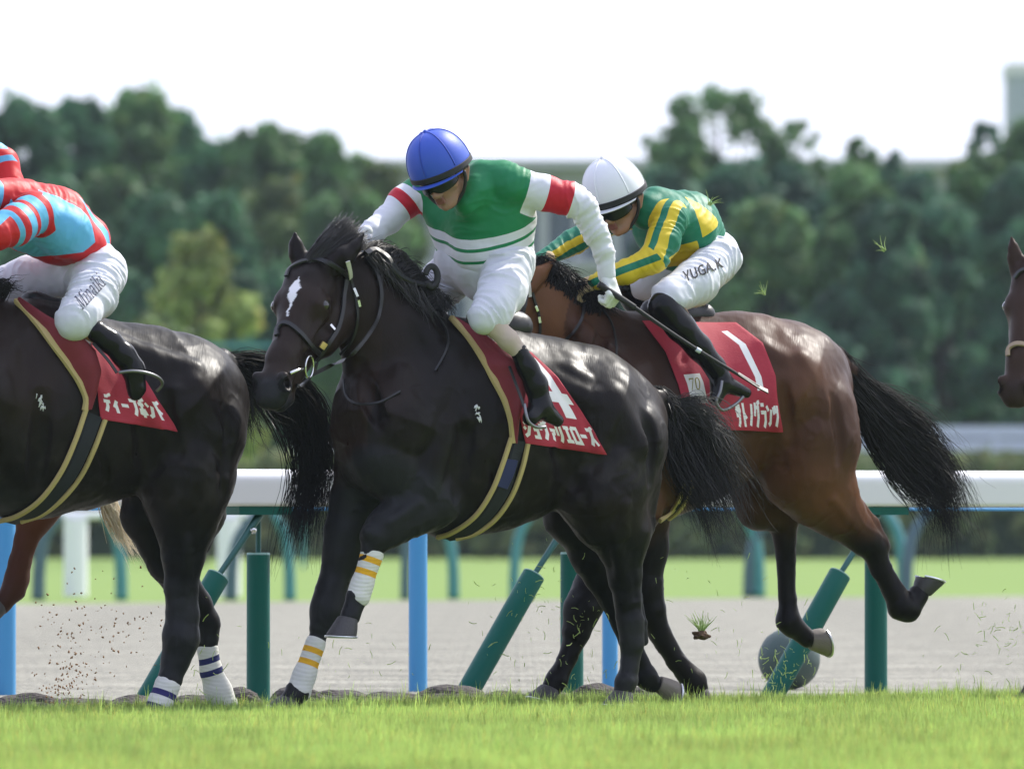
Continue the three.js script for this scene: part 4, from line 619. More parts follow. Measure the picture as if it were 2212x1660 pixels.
  part('handle', tube([A.clone().addScaledVector(d, -0.05), A.clone().addScaledVector(d, 0.02), A.clone().addScaledVector(d, 0.12)], 0.0135, 0.011, 16, 10), R_.rubber, wp);
  part('shaft', tube([A.clone().addScaledVector(d, 0.1), A.clone().lerp(B, 0.5).add(V(0, -0.008, 0)), B], 0.0085, 0.006, 20, 8), R_.rubber, wp);
  part('collar', tube([A.clone().lerp(B, 0.58).add(V(0, -0.008, 0)), A.clone().lerp(B, 0.61).add(V(0, -0.008, 0))], 0.0095, 0.0095, 4, 8), std([0.55, 0.6, 0.66], 0.4), wp);
  part('flap', strap([A.clone().lerp(B, 0.86), B, fr.at(1659, 846, 0.5)], [W(0.3, 0.7, 0.6), W(0.3, 0.7, 0.6), W(0.3, 0.7, 0.6)], (t) => 0.016 + 0.01 * t, 0.004), M.leather, wp);
}
// ---- white cap, green and yellow silks
const rightJockey = (() => {
  const fr = rightFrame, green = [0.01, 0.17, 0.095], yellow = [0.66, 0.5, 0.028], s0 = fr.at(1448, 470, 0.2), e0 = fr.at(1414, 558, 0.28), w0 = fr.at(1272, 612, 0.15), fs = fr.at(1385, 455, -0.15), fw = fr.at(1165, 565, -0.15);
  const line = (a, b, up, lo, hi, r) => { const ax = b.clone().sub(a).normalize(), e = fr.dir(V(...up)); e.addScaledVector(ax, -e.dot(ax)).normalize(); return both(slab(a, e, lo, hi), nearBone(a, b, r)); };
  const bis = e0.clone().sub(s0).normalize().add(w0.clone().sub(e0).normalize()), above = slab(e0, bis, -9, 0), below = slab(e0, bis, 0, 9);
  const j = jockey({
    frame: fr, label: 'jockey with white cap, green and yellow jacket, crouched behind the whip arm', head: { at: [1334, 434, 0.13], crown: [-0.34, 0.88, 0.3], face: [-0.42, -0.42, 0.78] }, neck: [1420, 450, 0.05],
    jacket: [
      [0.03, [1414, 432, 0.1, 28], [1398, 448, 0.13, 26], [1392, 470, 0.12, 26]], [0.06, [1430, 455, 0.05, 49], [1488, 480, 0.03, 60], [1524, 508, 0, 44]], [0.05, [1450, 466, 0.14, 42], [1500, 500, 0.12, 48]], [0.06, [1425, 495, 0, 58], [1470, 522, 0, 58], [1504, 545, 0, 42]],
      [0.03, [1448, 470, 0.2, 37], [1432, 520, 0.25, 33], [1413, 556, 0.28, 31]], [0.02, [1412, 560, 0.28, 30], [1350, 588, 0.25, 25], [1300, 604, 0.16, 19], [1286, 608, 0.12, 17]],
      [0.03, [1385, 455, -0.15, 36], [1310, 480, -0.2, 27], [1235, 523, -0.2, 25], [1165, 565, -0.15, 19]],
    ],
    breeches: [[0.05, [1545, 550, 0, 54], [1530, 560, 0, 52]], [0.04, [1553, 560, 0.13, 48], [1500, 610, 0.26, 44], [1446, 640, 0.33, 39]], [0.04, [1505, 570, -0.1, 46], [1420, 602, -0.22, 40], [1380, 622, -0.28, 34]]],
    legs: [[0.02, [1440, 650, 0.33, 32], [1510, 750, 0.37, 26], [1556, 812, 0.38, 20]], [0.02, [1380, 622, -0.28, 30], [1440, 720, -0.33, 26], [1480, 800, -0.35, 20]]],
    jacketFolds: [[[[1448, 470, 0.2], [1413, 558, 0.28]], 0.065, 0.004, 22], [[[1412, 560, 0.28], [1280, 610, 0.15]], 0.05, 0.003, 26], [[[1385, 455, -0.15], [1165, 565, -0.15]], 0.055, 0.003, 22], [[[1430, 455, 0.05], [1530, 540, 0.05]], 0.16, 0.003, 20]],
    breechesFolds: [[[[1552, 562, 0.13], [1448, 642, 0.33]], 0.1, 0.006, 20], [[[1545, 540, 0], [1555, 590, 0.1]], 0.13, 0.005, 16]],
    silks: [
      [both(line(s0, e0, [1, 0.35, 0], -0.016, 0.014, 0.09), above), green], [both(line(s0, e0, [1, 0.35, 0], -0.09, 0.052, 0.078), above), yellow], [both(line(e0, w0, [0.3, 1, 0], -0.017, 0.012, 0.12), below), green], [both(nearBone(e0, w0, 0.11), below), yellow],
      [line(fs, fw, [0.4, 1, 0], 0.022, 0.09, 0.08), green], [line(fs, fw, [0.4, 1, 0], -0.008, 0.022, 0.08), yellow], [line(fs, fw, [0.4, 1, 0], -0.042, -0.008, 0.08), green], [line(fs, fw, [0.4, 1, 0], -0.09, -0.042, 0.08), yellow],
      [outline(fr, [[1476, 424], [1505, 440], [1548, 482], [1496, 514], [1484, 470]], 0.12), yellow], [outline(fr, [[1440, 540], [1494, 520], [1520, 566], [1440, 582], [1400, 560]], 0.15, 0), yellow], [outline(fr, [[1425, 575], [1450, 580], [1452, 602], [1410, 600]], 0.1, 0), yellow], [null, green],
    ],
    boots: [[[0.02, [1434, 662, 0.345, 35], [1470, 706, 0.36, 31], [1510, 750, 0.37, 27], [1545, 792, 0.38, 22], [1557, 815, 0.38, 22]], [0.02, [1560, 826, 0.38, 22], [1612, 848, 0.37, 12]], [0.02, [1556, 834, 0.38, 22], [1546, 862, 0.4, 14]]], [[0.02, [1354, 626, -0.29, 24], [1372, 648, -0.3, 28], [1440, 720, -0.33, 28], [1480, 800, -0.35, 22]]]],
    hands: [{ wrist: [1290, 607, 0.1], dir: [-0.75, -0.3, 0.2], back: [0, 0.8, 0.6], side: -1, curl: [1.1, 1.4, 1.0], mat: R_.gloveTan }, { wrist: [1170, 563, -0.15], dir: [-0.8, -0.4, 0.1], back: [0, 0.8, 0.6], side: 1, curl: [1.1, 1.4, 1.0], mat: R_.gloveTan }],
    cap: [0.78, 0.79, 0.83], seam: std([0.85, 0.86, 0.9], 0.6), gogglesDown: -0.008,
  });
  const tx = canvas(512, 160, (c, w, h) => { c.clearRect(0, 0, w, h); c.fillStyle = '#14131a'; c.font = '150px sans-serif'; c.textBaseline = 'middle'; const m = c.measureText('YUGA.K').width; c.save(); c.scale(w / (m + 10), 1); c.fillText('YUGA.K', 4, h / 2); c.lineWidth = 5; c.strokeStyle = '#14131a'; c.strokeText('YUGA.K', 4, h / 2); c.restore(); });
  decal('lettering', j.g, j.bf, fr, [[1472, 582], [1483, 613]], [[1556, 552], [1566, 581]], new THREE.MeshStandardMaterial({ map: tx, alphaTest: 0.5, roughness: 0.8 }), 30, 10, 0.007);
  return j;
})();
// ---- red and light blue silks, leaving the photo at the left
const leftJockey = (() => {
  const fr = leftFrame, blue = [0.12, 0.44, 0.68], red = [0.56, 0.018, 0.02], s0 = fr.at(78, 455, 0.18), e0 = fr.at(-10, 505, 0.28), fs = fr.at(20, 400, -0.15), fe = fr.at(5, 350, -0.2), ax = e0.clone().sub(s0);
  const upper = nearBone(s0, e0, 0.105), far = both(nearBone(fs, fr.at(-30, 330, -0.22), 0.078), slab(fs, fe.clone().sub(fs), 0.03, 9));
  const j = jockey({
    frame: fr, label: 'jockey in red and light blue jacket and white breeches at the left edge', head: { at: [-75, 415, 0.1], crown: [-0.5, 0.8, 0.3], face: [-0.7, -0.4, 0.5] }, neck: [-10, 440, 0.03],
    jacket: [
      [0.03, [14, 424, 0.04, 40], [-36, 424, 0.08, 36]], [0.06, [50, 440, 0, 54], [120, 472, 0, 62], [182, 512, 0, 50]], [0.05, [60, 495, 0, 52], [125, 512, 0, 54], [188, 528, 0, 46]], [0.05, [80, 460, 0.13, 46], [140, 500, 0.14, 50], [185, 530, 0.1, 44]],
      [0.03, [76, 458, 0.18, 44], [30, 488, 0.25, 41], [-12, 505, 0.28, 36]], [0.02, [-12, 505, 0.28, 35], [-70, 528, 0.22, 27], [-110, 545, 0.15, 20]],
      [0.03, [22, 402, -0.15, 32], [6, 352, -0.2, 31], [-26, 334, -0.22, 30], [-80, 360, -0.22, 25]],
    ],
    breeches: [[0.05, [205, 578, 0, 58], [190, 580, 0, 56]], [0.04, [196, 552, 0.04, 44], [216, 592, 0.13, 53], [198, 640, 0.25, 47], [168, 684, 0.33, 41], [160, 698, 0.34, 36]], [0.04, [150, 592, -0.1, 50], [60, 602, -0.22, 46], [-10, 622, -0.3, 40]]],
    legs: [[0.02, [165, 690, 0.33, 34], [240, 742, 0.37, 22], [286, 792, 0.38, 22]], [0.02, [-10, 622, -0.3, 34], [40, 720, -0.34, 26], [90, 810, -0.36, 22]]],
    jacketFolds: [[[[78, 455, 0.18], [-12, 505, 0.28]], 0.075, 0.005, 22], [[[50, 440, 0.05], [190, 530, 0.05]], 0.17, 0.0025, 20], [[[20, 400, -0.15], [-30, 330, -0.2]], 0.06, 0.004, 20]],
    breechesFolds: [[[[214, 580, 0.13], [165, 695, 0.33]], 0.11, 0.0075, 21], [[[150, 592, -0.1], [0, 620, -0.3]], 0.1, 0.003, 14], [[[196, 552, 0.04], [214, 600, 0.13]], 0.12, 0.005, 18]],
    silks: [
      [both(slab(s0, ax, -0.01, 0.025), upper), red], [both(slab(s0, ax, 0.025, 0.075), upper), blue], [both(slab(s0, ax, 0.075, 0.1), upper), red], [both(slab(s0, ax, 0.1, 0.145), upper), blue], [both(slab(s0, ax, 0.145, 0.18), upper), red], [both(slab(s0, ax, 0.18, 0.205), upper), blue], [both(slab(s0, ax, 0.205, 9), nearBone(s0, fr.at(-110, 545, 0.15), 0.11)), red],
      [both(slab(fs, fe.clone().sub(fs), 0.03, 0.075), far), red], [both(slab(fs, fe.clone().sub(fs), 0.075, 0.1), far), blue], [both(slab(fs, fe.clone().sub(fs), 0.1, 0.13), far), red], [far, blue],
      [outline(fr, [[60, 430], [95, 408], [140, 425], [178, 458], [196, 523], [168, 545], [110, 553], [66, 545], [40, 505], [36, 460]], 0.15, 0), blue], [outline(fr, [[-40, 350], [10, 376], [16, 398], [8, 450], [-60, 500]], 0.15), blue], [slab(fr.at(196, 560, 0.1), fr.dir(V(0.6, -0.75, 0)), 0, 9), blue], [outline(fr, [[178, 420], [240, 500], [250, 540], [232, 545], [205, 485]], 0.1), blue], [null, red],
    ],
    boots: [[[0.02, [206, 714, 0.365, 24], [236, 736, 0.372, 24], [266, 766, 0.38, 25], [284, 790, 0.385, 25]], [0.02, [290, 805, 0.385, 26], [294, 838, 0.385, 19], [292, 850, 0.385, 15]]], [[0.02, [40, 720, -0.34, 28], [90, 810, -0.36, 24], [90, 840, -0.38, 18]]]],
    hands: [{ wrist: [-112, 546, 0.15], dir: [-0.8, -0.3, 0.1], back: [0, 0.8, 0.6], side: -1 }, { wrist: [-84, 362, -0.22], dir: [-0.7, -0.5, 0.1], back: [0.2, 0.8, 0.4], side: 1 }],
    cap: [0.55, 0.02, 0.03], seam: std([0.4, 0.02, 0.03], 0.6),
  });
  const tx = canvas(512, 200, (c, w, h) => { c.clearRect(0, 0, w, h); c.fillStyle = '#17153a'; c.transform(1, 0, -0.32, 1, 56, 0); c.font = '150px serif'; c.textBaseline = 'middle'; const m = c.measureText('Minaiki').width; c.scale((w - 80) / m, 1); c.fillText('Minaiki', 6, h / 2); });
  decal('lettering', j.g, j.bf, fr, [[144, 638], [186, 682]], [[204, 574], [248, 614]], new THREE.MeshStandardMaterial({ map: tx, alphaTest: 0.5, roughness: 0.8 }), 30, 12, 0.008);
  return j;
})();
// ---------------------------------------------------------------- writing in katakana: strokes in a 10 x 10 box, drawn with a broad pen
const DAKU = '8,-.4,8.8,1.2;9.6,-.9,10.4,.7', KANA = {
  サ: '0,3,10,3;3,.5,3,6;7,.5,7,5,6,8,3.5,10', ト: '3.5,0,3.5,10;3.5,4,8,6.5', ノ: '8,.5,6.5,5,2,9.5', グ: '3.5,0,2.5,3,.5,5.5;3,2,8.5,2,7,6,2.5,10;' + DAKU, ラ: '2,1,8,1;1,4,9,4,7.5,7.5,3.5,10', ン: '1,1.5,4,3.5;1,9,5,8,9,3', ツ: '1,2,2,5;4,1.5,5,4.5;9,1.5,8,6,3.5,9.5',
  デ: '2,1,7,1;.5,4,9.5,4;5.3,4,5,7,2.5,9.8;' + DAKU, ィ: '7,3,2,7;5,5.2,5,10', ー: '.5,5,9.5,5', プ: '1,1.5,8.6,1.5,7,6.3,3,9.7;9.2,-.6,10,.2,9.2,1,8.4,.2,9.2,-.6', ボ: '.5,2.7,9,2.7;5,0,5,9.8;2.6,5,1,8.5;7.4,5,9,8.5;' + DAKU, ド: '3.5,0,3.5,10;3.5,4,8,6.5;6.5,0,7.3,1.6;8.6,-.6,9.4,1',
  シ: '1.5,1,4,2.5;.7,4,3.2,5.5;1,9.5,5.5,8,9.5,3', ュ: '2,5,7.5,5,7,9;1,9.3,9.2,9.3', ヴ: '5,0,5,2;1,5,1,2.2,9,2.2,8,6.5,4,10;' + DAKU, ァ: '2,4,8.5,4,7,6.5;5,5.5,4.5,8,3,10', リ: '2,1,2,6.5;7.8,.7,7.8,6,6.5,8,4,10', エ: '1,1.5,9,1.5;5,1.5,5,9;.3,9,9.7,9', ロ: '1,1.2,9,1.2,9,9.3,1,9.3,1,1.2', ズ: '1.5,1,8,1,5.5,5.5,.8,9.8;5.5,5.2,9.5,9.5;' + DAKU,
};
function kana(c, text, x, y, w, h, pen, skew = 0) {
  const n = text.length, cw = w / n; c.lineCap = 'butt'; c.lineJoin = 'miter'; c.lineWidth = pen; c.strokeStyle = '#f3f0f0';
  [...text].forEach((ch, i) => { for (const s of KANA[ch].split(';')) { const q = s.split(',').map(Number); c.beginPath(); for (let k = 0; k < q.length; k += 2) { const X = x + i * cw + q[k] / 10 * cw * 0.86, Y = y + q[k + 1] / 10 * h + skew * i; k ? c.lineTo(X, Y) : c.moveTo(X, Y); } c.stroke(); } });
}
const RED = '#ac2a3c';
const clothMat = (tx) => phys(0xffffff, 0.72, { map: tx, bumpMap: clothWeave, bumpScale: 0.0012 });
function background(c, w, h) { c.fillStyle = RED; c.fillRect(0, 0, w, h); reseed(77); for (let i = 0; i < 400; i++) { c.fillStyle = rnd() < 0.5 ? 'rgba(60,5,15,.05)' : 'rgba(255,160,170,.035)'; c.fillRect(rnd() * w, rnd() * h, rr(10, 60), rr(2, 8)); } }
const numberCloth = { 
  left: canvas(512, 512, (c, w, h) => { background(c, w, h); kana(c, 'ディープボンド', 34, 335, 462, 118, 23); }),
  mid: canvas(512, 640, (c, w, h) => { background(c, w, h); c.fillStyle = '#f5f2f0'; c.font = 'bold 470px sans-serif'; c.save(); c.translate(180, 470); c.scale(1.2, 1.2); c.fillText('4', 0, 0); c.restore(); kana(c, 'シュヴァリエローズ', 8, 512, 496, 92, 19); }),
  right: canvas(768, 768, (c, w, h) => { background(c, w, h); c.strokeStyle = '#f6f3f2'; c.lineWidth = 52; c.beginPath(); c.moveTo(590, 100); c.lineTo(634, 575); c.stroke(); c.lineWidth = 22; c.strokeStyle = '#f3f0f0'; kana(c, 'サトノグランツ', 400, 632, 360, 118, 18);
    c.fillStyle = '#eceae4'; c.fillRect(70, 440, 130, 185); c.fillStyle = '#8f8422'; c.font = 'italic 110px serif'; c.save(); c.translate(78, 550); c.scale(0.75, 1); c.fillText('70', 0, 0); c.restore(); c.strokeStyle = '#9aa0a6'; c.lineWidth = 4; c.strokeRect(86, 572, 98, 34); }),
};
const tan = std([0.52, 0.4, 0.17], 0.75, { bumpMap: clothWeave, bumpScale: 0.001 }), maroon = phys([0.2, 0.018, 0.03], 0.7, { bumpMap: clothWeave, bumpScale: 0.0015 }), webbing = std([0.014, 0.016, 0.022], 0.75, { bumpMap: clothWeave, bumpScale: 0.002 });
function drape(hs, left, right, off = 0.013, nu = 30, nv = 30, ripple = 0.006) {   // cloth laid over the horse between two edges
  return shell(nu, nv, (s, t) => { const a = along(left, t), b = along(right, t), q = hs.f.hit(lerp(a[0], b[0], s), lerp(a[1], b[1], s), off); return q.p.addScaledVector(q.n, ripple * (Math.sin(s * 7 + t * 5) + 0.7 * noise(s * 5, t * 4, left[0][0] * 0.1)) * (0.25 + 0.75 * t) + 0.012 * Math.pow(t, 6) * (0.5 + 0.5 * Math.sin(s * 9))); }, 0.004);
}
function onHorse(hs, pts, off = 0.006) { const h = pts.map(([u, v, o]) => hs.f.hit(u, v, o ?? off)); return [h.map((q) => q.p), h.map((q) => q.n)]; }
const band = (name, hs, pts, w, th, mat, parent, off) => part(name, strap(...onHorse(hs, pts, off), w, th, pts.length * 6), mat, parent);
const px = (fr, pts) => pts.map((p) => fr.at(...p));

// ---- saddle cloths, saddles and girths
function tack({ hs, fr, who, cloth, tx, left, right, flap, inner, seat, girth, stirrup, irons }) {
  const c = fr.group('saddle_cloth', cloth, 'saddle cloth'); part('number_cloth', drape(hs, left, right), clothMat(tx), c);
  const s = fr.group('saddle', 'small black racing saddle with girth under ' + who, 'saddle');
  const sf = new Field(fr); sf.k = 0.04; sf.chain(seat, 1); part('seat', sf.mesh(0.012), M.leather, s);
  if (flap) {
    part('cloth_flap', shell(14, 40, (a, t) => { const o = along(flap, t), i = along(inner, t), q0 = hs.f.hit(i[0], i[1], 0.012), w = q0.p.z, e = fr.at(o[0], o[1], w + 0.045 * Math.sin(Math.PI * Math.min(1, t * 1.1)) + 0.012); return q0.p.clone().lerp(e, a).add(V(0, 0, 0.02 * Math.sin(a * Math.PI) * Math.sin(t * 3))); }, 0.004), maroon, c);
    const pi = onHorse(hs, inner, 0.01); part('foam_pad', strap(...pi, (t) => 0.022 + 0.01 * Math.sin(t * 3), 0.012, 50), tan, s);
  }
  if (girth) {
    const mid = girth[0].map((p, i) => [(p[0] + girth[1][i][0]) / 2, (p[1] + girth[1][i][1]) / 2]);
    const wd = girth[0].map((p, i) => Math.hypot(p[0] - girth[1][i][0], p[1] - girth[1][i][1]) * 0.00186);
    const g = part('girth', strap(...onHorse(hs, mid, 0.008), (t) => along(wd.map((w) => [w]), t)[0] * 0.82, 0.006, 50), webbing, s);
    for (const e of girth) part('girth_edge', strap(...onHorse(hs, e, 0.012), 0.018, 0.009, 50), tan, g);
  }
  const st = part('stirrup', tube(px(fr, irons), 0.0065, 0.0065, 40, 8), M.iron, s);
  part('stirrup_leather', strap(px(fr, stirrup), stirrup.map(() => V(0.2, 0, 1)), 0.014, 0.003), M.leather, s);
  return { c, s };
}
const tm = tack({ hs: midHorse, fr: midFrame, who: 'the jockey in the blue cap', cloth: 'dark red saddle cloth with a white 4 on the near-black horse', tx: numberCloth.mid,
  left: [[1085, 720], [1100, 790], [1118, 870], [1136, 957]], right: [[1150, 762], [1205, 815], [1258, 890], [1311, 981]], flap: [[986, 684], [1040, 716], [1096, 758], [1132, 800], [1136, 850], [1122, 905], [1118, 958]], inner: [[974, 686], [1014, 730], [1044, 776], [1068, 820], [1090, 862], [1103, 905], [1108, 956]],
  seat: [[1040, 690, 0.02, 34], [1090, 705, 0.02, 36], [1120, 705, 0.02, 32]], girth: [[[1104, 945], [1086, 1000], [1062, 1060], [1025, 1115], [975, 1150], [945, 1160]], [[1140, 958], [1128, 1010], [1105, 1070], [1068, 1122], [1025, 1152], [985, 1163]]],
  stirrup: [[1100, 790, 0.36], [1122, 850, 0.4], [1133, 880, 0.42]], irons: [[1133, 872, 0.43], [1136, 892, 0.45], [1142, 910, 0.455], [1156, 921, 0.45], [1178, 922, 0.43]] });
band('girth_buckle', midHorse, [[1106, 992, 0.018], [1098, 1020, 0.018], [1084, 1052, 0.018]], 0.06, 0.004, std([0.02, 0.025, 0.11], 0.6), tm.s);
const tr = tack({ hs: rightHorse, fr: rightFrame, who: 'the jockey in the white cap', cloth: 'dark red saddle cloth with a white 1 on the brown bay horse', tx: numberCloth.right,
  left: [[1388, 692], [1438, 760], [1466, 830], [1490, 925]], right: [[1590, 696], [1648, 740], [1676, 810], [1691, 932]], seat: [[1410, 672, 0.02, 28], [1470, 680, 0.02, 30], [1520, 680, 0.02, 26]], girth: [[[1460, 960], [1476, 1010], [1474, 1060], [1450, 1105], [1425, 1124]], [[1490, 960], [1498, 1010], [1492, 1055], [1468, 1100], [1445, 1120]]],
  stirrup: [[1500, 760, 0.36], [1530, 810, 0.39], [1548, 835, 0.4]], irons: [[1560, 822, 0.42], [1556, 845, 0.43], [1548, 868, 0.43], [1560, 885, 0.42], [1590, 872, 0.4], [1606, 856, 0.39]] });
const tl = tack({ hs: leftHorse, fr: leftFrame, who: 'the jockey in red and light blue', cloth: 'dark red saddle cloth with white lettering on the black horse at the left', tx: numberCloth.left,
  left: [[196, 740], [205, 800], [212, 850], [218, 905]], right: [[262, 750], [310, 815], [348, 872], [384, 931]], flap: [[40, 640], [100, 680], [165, 715], [206, 756], [219, 800], [210, 845], [198, 884]], inner: [[34, 650], [80, 698], [116, 745], [146, 785], [172, 825], [186, 862], [182, 886]],
  seat: [[70, 660, 0.02, 34], [130, 685, 0.02, 34], [180, 690, 0.02, 30]], girth: [[[184, 886], [162, 950], [130, 1020], [85, 1080], [35, 1114], [-10, 1126]], [[226, 906], [204, 965], [172, 1030], [130, 1080], [90, 1110], [45, 1126]]],
  stirrup: [[200, 740, 0.37], [235, 780, 0.4], [252, 805, 0.41]], irons: [[256, 804, 0.42], [285, 801, 0.44], [320, 806, 0.44], [345, 818, 0.42], [350, 830, 0.4], [338, 845, 0.38]] });

// ---- bridles and reins
{
  const hs = midHorse, fr = midFrame, b = fr.group('bridle', 'black leather bridle with steel bit on the near-black horse with the star', 'bridle'), L = M.leather;
  band('browband', hs, [[618, 596], [625, 580], [648, 566], [680, 560], [712, 568], [735, 582], [752, 598]], 0.02, 0.006, L, b);
  band('cheek_strap', hs, [[752, 592], [744, 630], [740, 670], [730, 708], [712, 738], [696, 762], [684, 780]], 0.02, 0.005, L, b);
  band('noseband', hs, [[598, 724], [599, 708], [608, 698], [622, 698], [648, 718], [672, 746], [690, 764]], 0.02, 0.007, L, b);
  band('throat_strap', hs, [[750, 566], [757, 600], [770, 650], [772, 690], [760, 735], [735, 765]], 0.012, 0.004, L, b);
  band('white_tape', hs, [[751, 564, 0.012], [756, 584, 0.012], [758, 602, 0.012]], 0.018, 0.004, std([0.7, 0.68, 0.64], 0.6), b);
  for (const q of [[[764, 622, 0.012], [772, 640, 0.012]], [[774, 648, 0.012], [777, 662, 0.012]], [[712, 700, 0.012], [722, 712, 0.012]]]) band('keeper', hs, q, 0.012, 0.006, M.steel, b);
  band('buckle', hs, [[702, 740, 0.014], [694, 752, 0.014]], 0.028, 0.005, M.brass, b);
  const c = hs.f.hit(668, 792, 0.014), ring = []; const t1 = V(0, 1, 0).addScaledVector(c.n, -c.n.y).normalize(), t2 = V().crossVectors(c.n, t1);
  for (let i = 0; i <= 24; i++) { const a = i / 24 * 2 * Math.PI; ring.push(c.p.clone().addScaledVector(t1, Math.cos(a) * 0.042).addScaledVector(t2, Math.sin(a) * 0.03)); }
  part('bit_ring', tube(ring, 0.0042, 0.0042, 48, 8), M.steel, b);
  part('bit', tube([hs.f.hit(626, 806, 0.004).p, hs.f.hit(640, 800, 0.012).p, hs.f.hit(655, 797, 0.018).p], 0.008, 0.007, 10, 8), M.steel, b);
  band('chin_strap', hs, [[684, 784], [672, 812], [655, 828], [640, 832]], 0.014, 0.005, L, b);
  const r = fr.group('reins', 'black leather reins running over the neck of the near-black horse with the star', 'reins');
  const far = (u, v, o) => hs.f.hit(u, v, o).p;
  part('rein', strap([far(676, 808, 0.02), far(712, 790, 0.02), fr.at(760, 765, 0.24), fr.at(796, 722, 0.22), far(818, 680, 0.03), far(824, 635, 0.02), far(815, 590, 0.02), far(794, 556, 0.02)], [V(0, 0, 1), V(0, 0, 1), V(0, 0, 1), V(0, 0, 1), V(0, 0.1, 1), V(0, 0.2, 1), V(0, 0.4, 1), V(0, 0.6, 1)], 0.017, 0.004, 50), L, r);
  part('rein', strap([far(790, 546, 0.03), far(815, 540, 0.05), far(838, 556, 0.06), far(858, 590, 0.06), far(885, 606, 0.06), fr.at(915, 614, 0.12), fr.at(945, 610, 0.1)], [V(0, 0.6, 1), V(0, 0.8, 0.8), V(0.3, 0.7, 0.8), V(0.3, 0.6, 0.8), V(0, 0.7, 0.7), V(0, 0.8, 0.7), V(0, 0.8, 0.7)], 0.024, 0.006, 50), L, r);
  const knot = []; for (let i = 0; i <= 14; i++) { const a = i / 14 * 5.6 - 2.6; knot.push(fr.at(932 + 13 * Math.cos(a), 597 - 22 * Math.sin(a), 0.12)); }
  part('rein_loop', tube(knot, 0.015, 0.012, 30, 8), R_.rubber, r);
  const ns = fr.group('neck_strap', 'thin black strap round the neck of the near-black horse', 'strap');
  band('strap', hs, [[935, 672, 0.012], [958, 700, 0.012], [968, 730, 0.012], [962, 760, 0.012], [940, 800, 0.012]], 0.009, 0.004, L, ns);
  band('breast_strap', hs, [[742, 820, 0.008], [748, 855, 0.008], [775, 872, 0.008], [820, 868, 0.008], [865, 845, 0.008]], 0.01, 0.004, L, ns);
}
{
  const hs = rightHorse, fr = rightFrame, b = fr.group('bridle', 'black bridle on the brown bay horse behind the white knee', 'bridle'), L = M.leather;
  band('cheek_strap', hs, [[1142, 596], [1137, 630], [1130, 670], [1122, 720], [1110, 760]], 0.024, 0.006, L, b); band('browband', hs, [[1040, 605], [1070, 588], [1110, 585], [1142, 600]], 0.02, 0.006, L, b); band('noseband', hs, [[1010, 740], [1030, 722], [1060, 735], [1095, 770]], 0.02, 0.006, L, b);
  band('throat_strap', hs, [[1145, 600], [1152, 640], [1164, 680], [1166, 720], [1150, 760]], 0.012, 0.005, L, b); band('white_tape', hs, [[1141, 602, 0.014], [1143, 620, 0.014], [1145, 640, 0.014]], 0.016, 0.004, std([0.7, 0.68, 0.64], 0.6), b);
  for (const q of [[[1156, 660, 0.014], [1161, 672, 0.014]], [[1164, 684, 0.014], [1166, 697, 0.014]]]) band('keeper', hs, q, 0.013, 0.006, M.steel, b);
  const r = fr.group('reins', 'thin dark reins on the neck of the brown bay horse', 'reins');
  band('rein', hs, [[1262, 655, 0.02], [1256, 690, 0.02], [1240, 716, 0.02], [1216, 738, 0.02], [1180, 765, 0.02]], 0.013, 0.004, L, r); band('neck_strap', hs, [[1290, 655, 0.012], [1318, 690, 0.012], [1330, 730, 0.012], [1332, 775, 0.012]], 0.009, 0.004, L, r);
}
{
  const hs = { f: new Field(edgeFrame) }, fr = edgeFrame; hs.f.k = 0.03; headField(hs.f, headAxes(fr, { poll: [640, 558, 0.06], muzzle: [592, 856, 0.18], front: [-0.3, 0.3, 0.9], len: 0.6 }));
  const b = fr.group('bridle', 'dark bridle with braided noseband on the horse at the right edge', 'bridle');
  band('browband', hs, [[600, 604], [612, 590], [640, 582], [680, 585], [710, 600]], 0.02, 0.006, M.leather, b); band('noseband', hs, [[586, 772], [588, 756], [604, 746], [640, 752], [670, 775]], 0.022, 0.007, std([0.35, 0.26, 0.17], 0.6), b); band('cheek_strap', hs, [[710, 600], [705, 660], [690, 720], [668, 775]], 0.02, 0.005, M.leather, b);
}
// ---------------------------------------------------------------- ground
function stuff(o) { o.userData.kind = 'stuff'; return o; }
const railFrame = new Frame(1230, -2.95, 27);
const flat = (pts, y) => { const s = new THREE.Shape(pts.map((p) => new THREE.Vector2(p.x, -p.z))), g = new THREE.ShapeGeometry(s); g.rotateX(-Math.PI / 2); g.translate(0, y, 0); const P = g.attributes.position, u = []; for (let i = 0; i < P.count; i++) u.push(P.getX(i), -P.getZ(i)); g.setAttribute('uv', new THREE.Float32BufferAttribute(u, 2)); return g; };
const railPoint = (x, w) => V(railFrame.o.x + x * railFrame.c + w * railFrame.s, 0, railFrame.o.z - x * railFrame.s + w * railFrame.c);
const lawnTex = noiseTexture(512, (x, y) => { const n = 0.5 + 0.5 * wrapNoise(x, y, 6, 6, 2) + 0.3 * wrapNoise(x, y, 40, 40, 3); return [lerp(0.37, 0.47, n), lerp(0.49, 0.56, n), lerp(0.15, 0.22, n)]; }, true); lawnTex.repeat.set(0.08, 0.08);
const turfTex = lawnTex.clone(); turfTex.repeat.set(0.7, 0.7); turfTex.needsUpdate = true;
const dirtTex = noiseTexture(512, (x, y) => { const n = 0.5 + 0.4 * wrapNoise(x, y, 5, 9, 2) + 0.45 * wrapNoise(x, y, 30, 60, 3) + 0.4 * wrapNoise(x, y, 110, 110, 4); return [lerp(0.36, 0.76, n), lerp(0.355, 0.745, n), lerp(0.32, 0.68, n)]; }, true); dirtTex.repeat.set(0.22, 0.22);
const dirtBump = noiseTexture(512, (x, y) => 0.5 + 0.4 * wrapNoise(x, y, 20, 40, 6) + 0.3 * wrapNoise(x, y, 90, 90, 7)); dirtBump.repeat.set(0.35, 0.35);
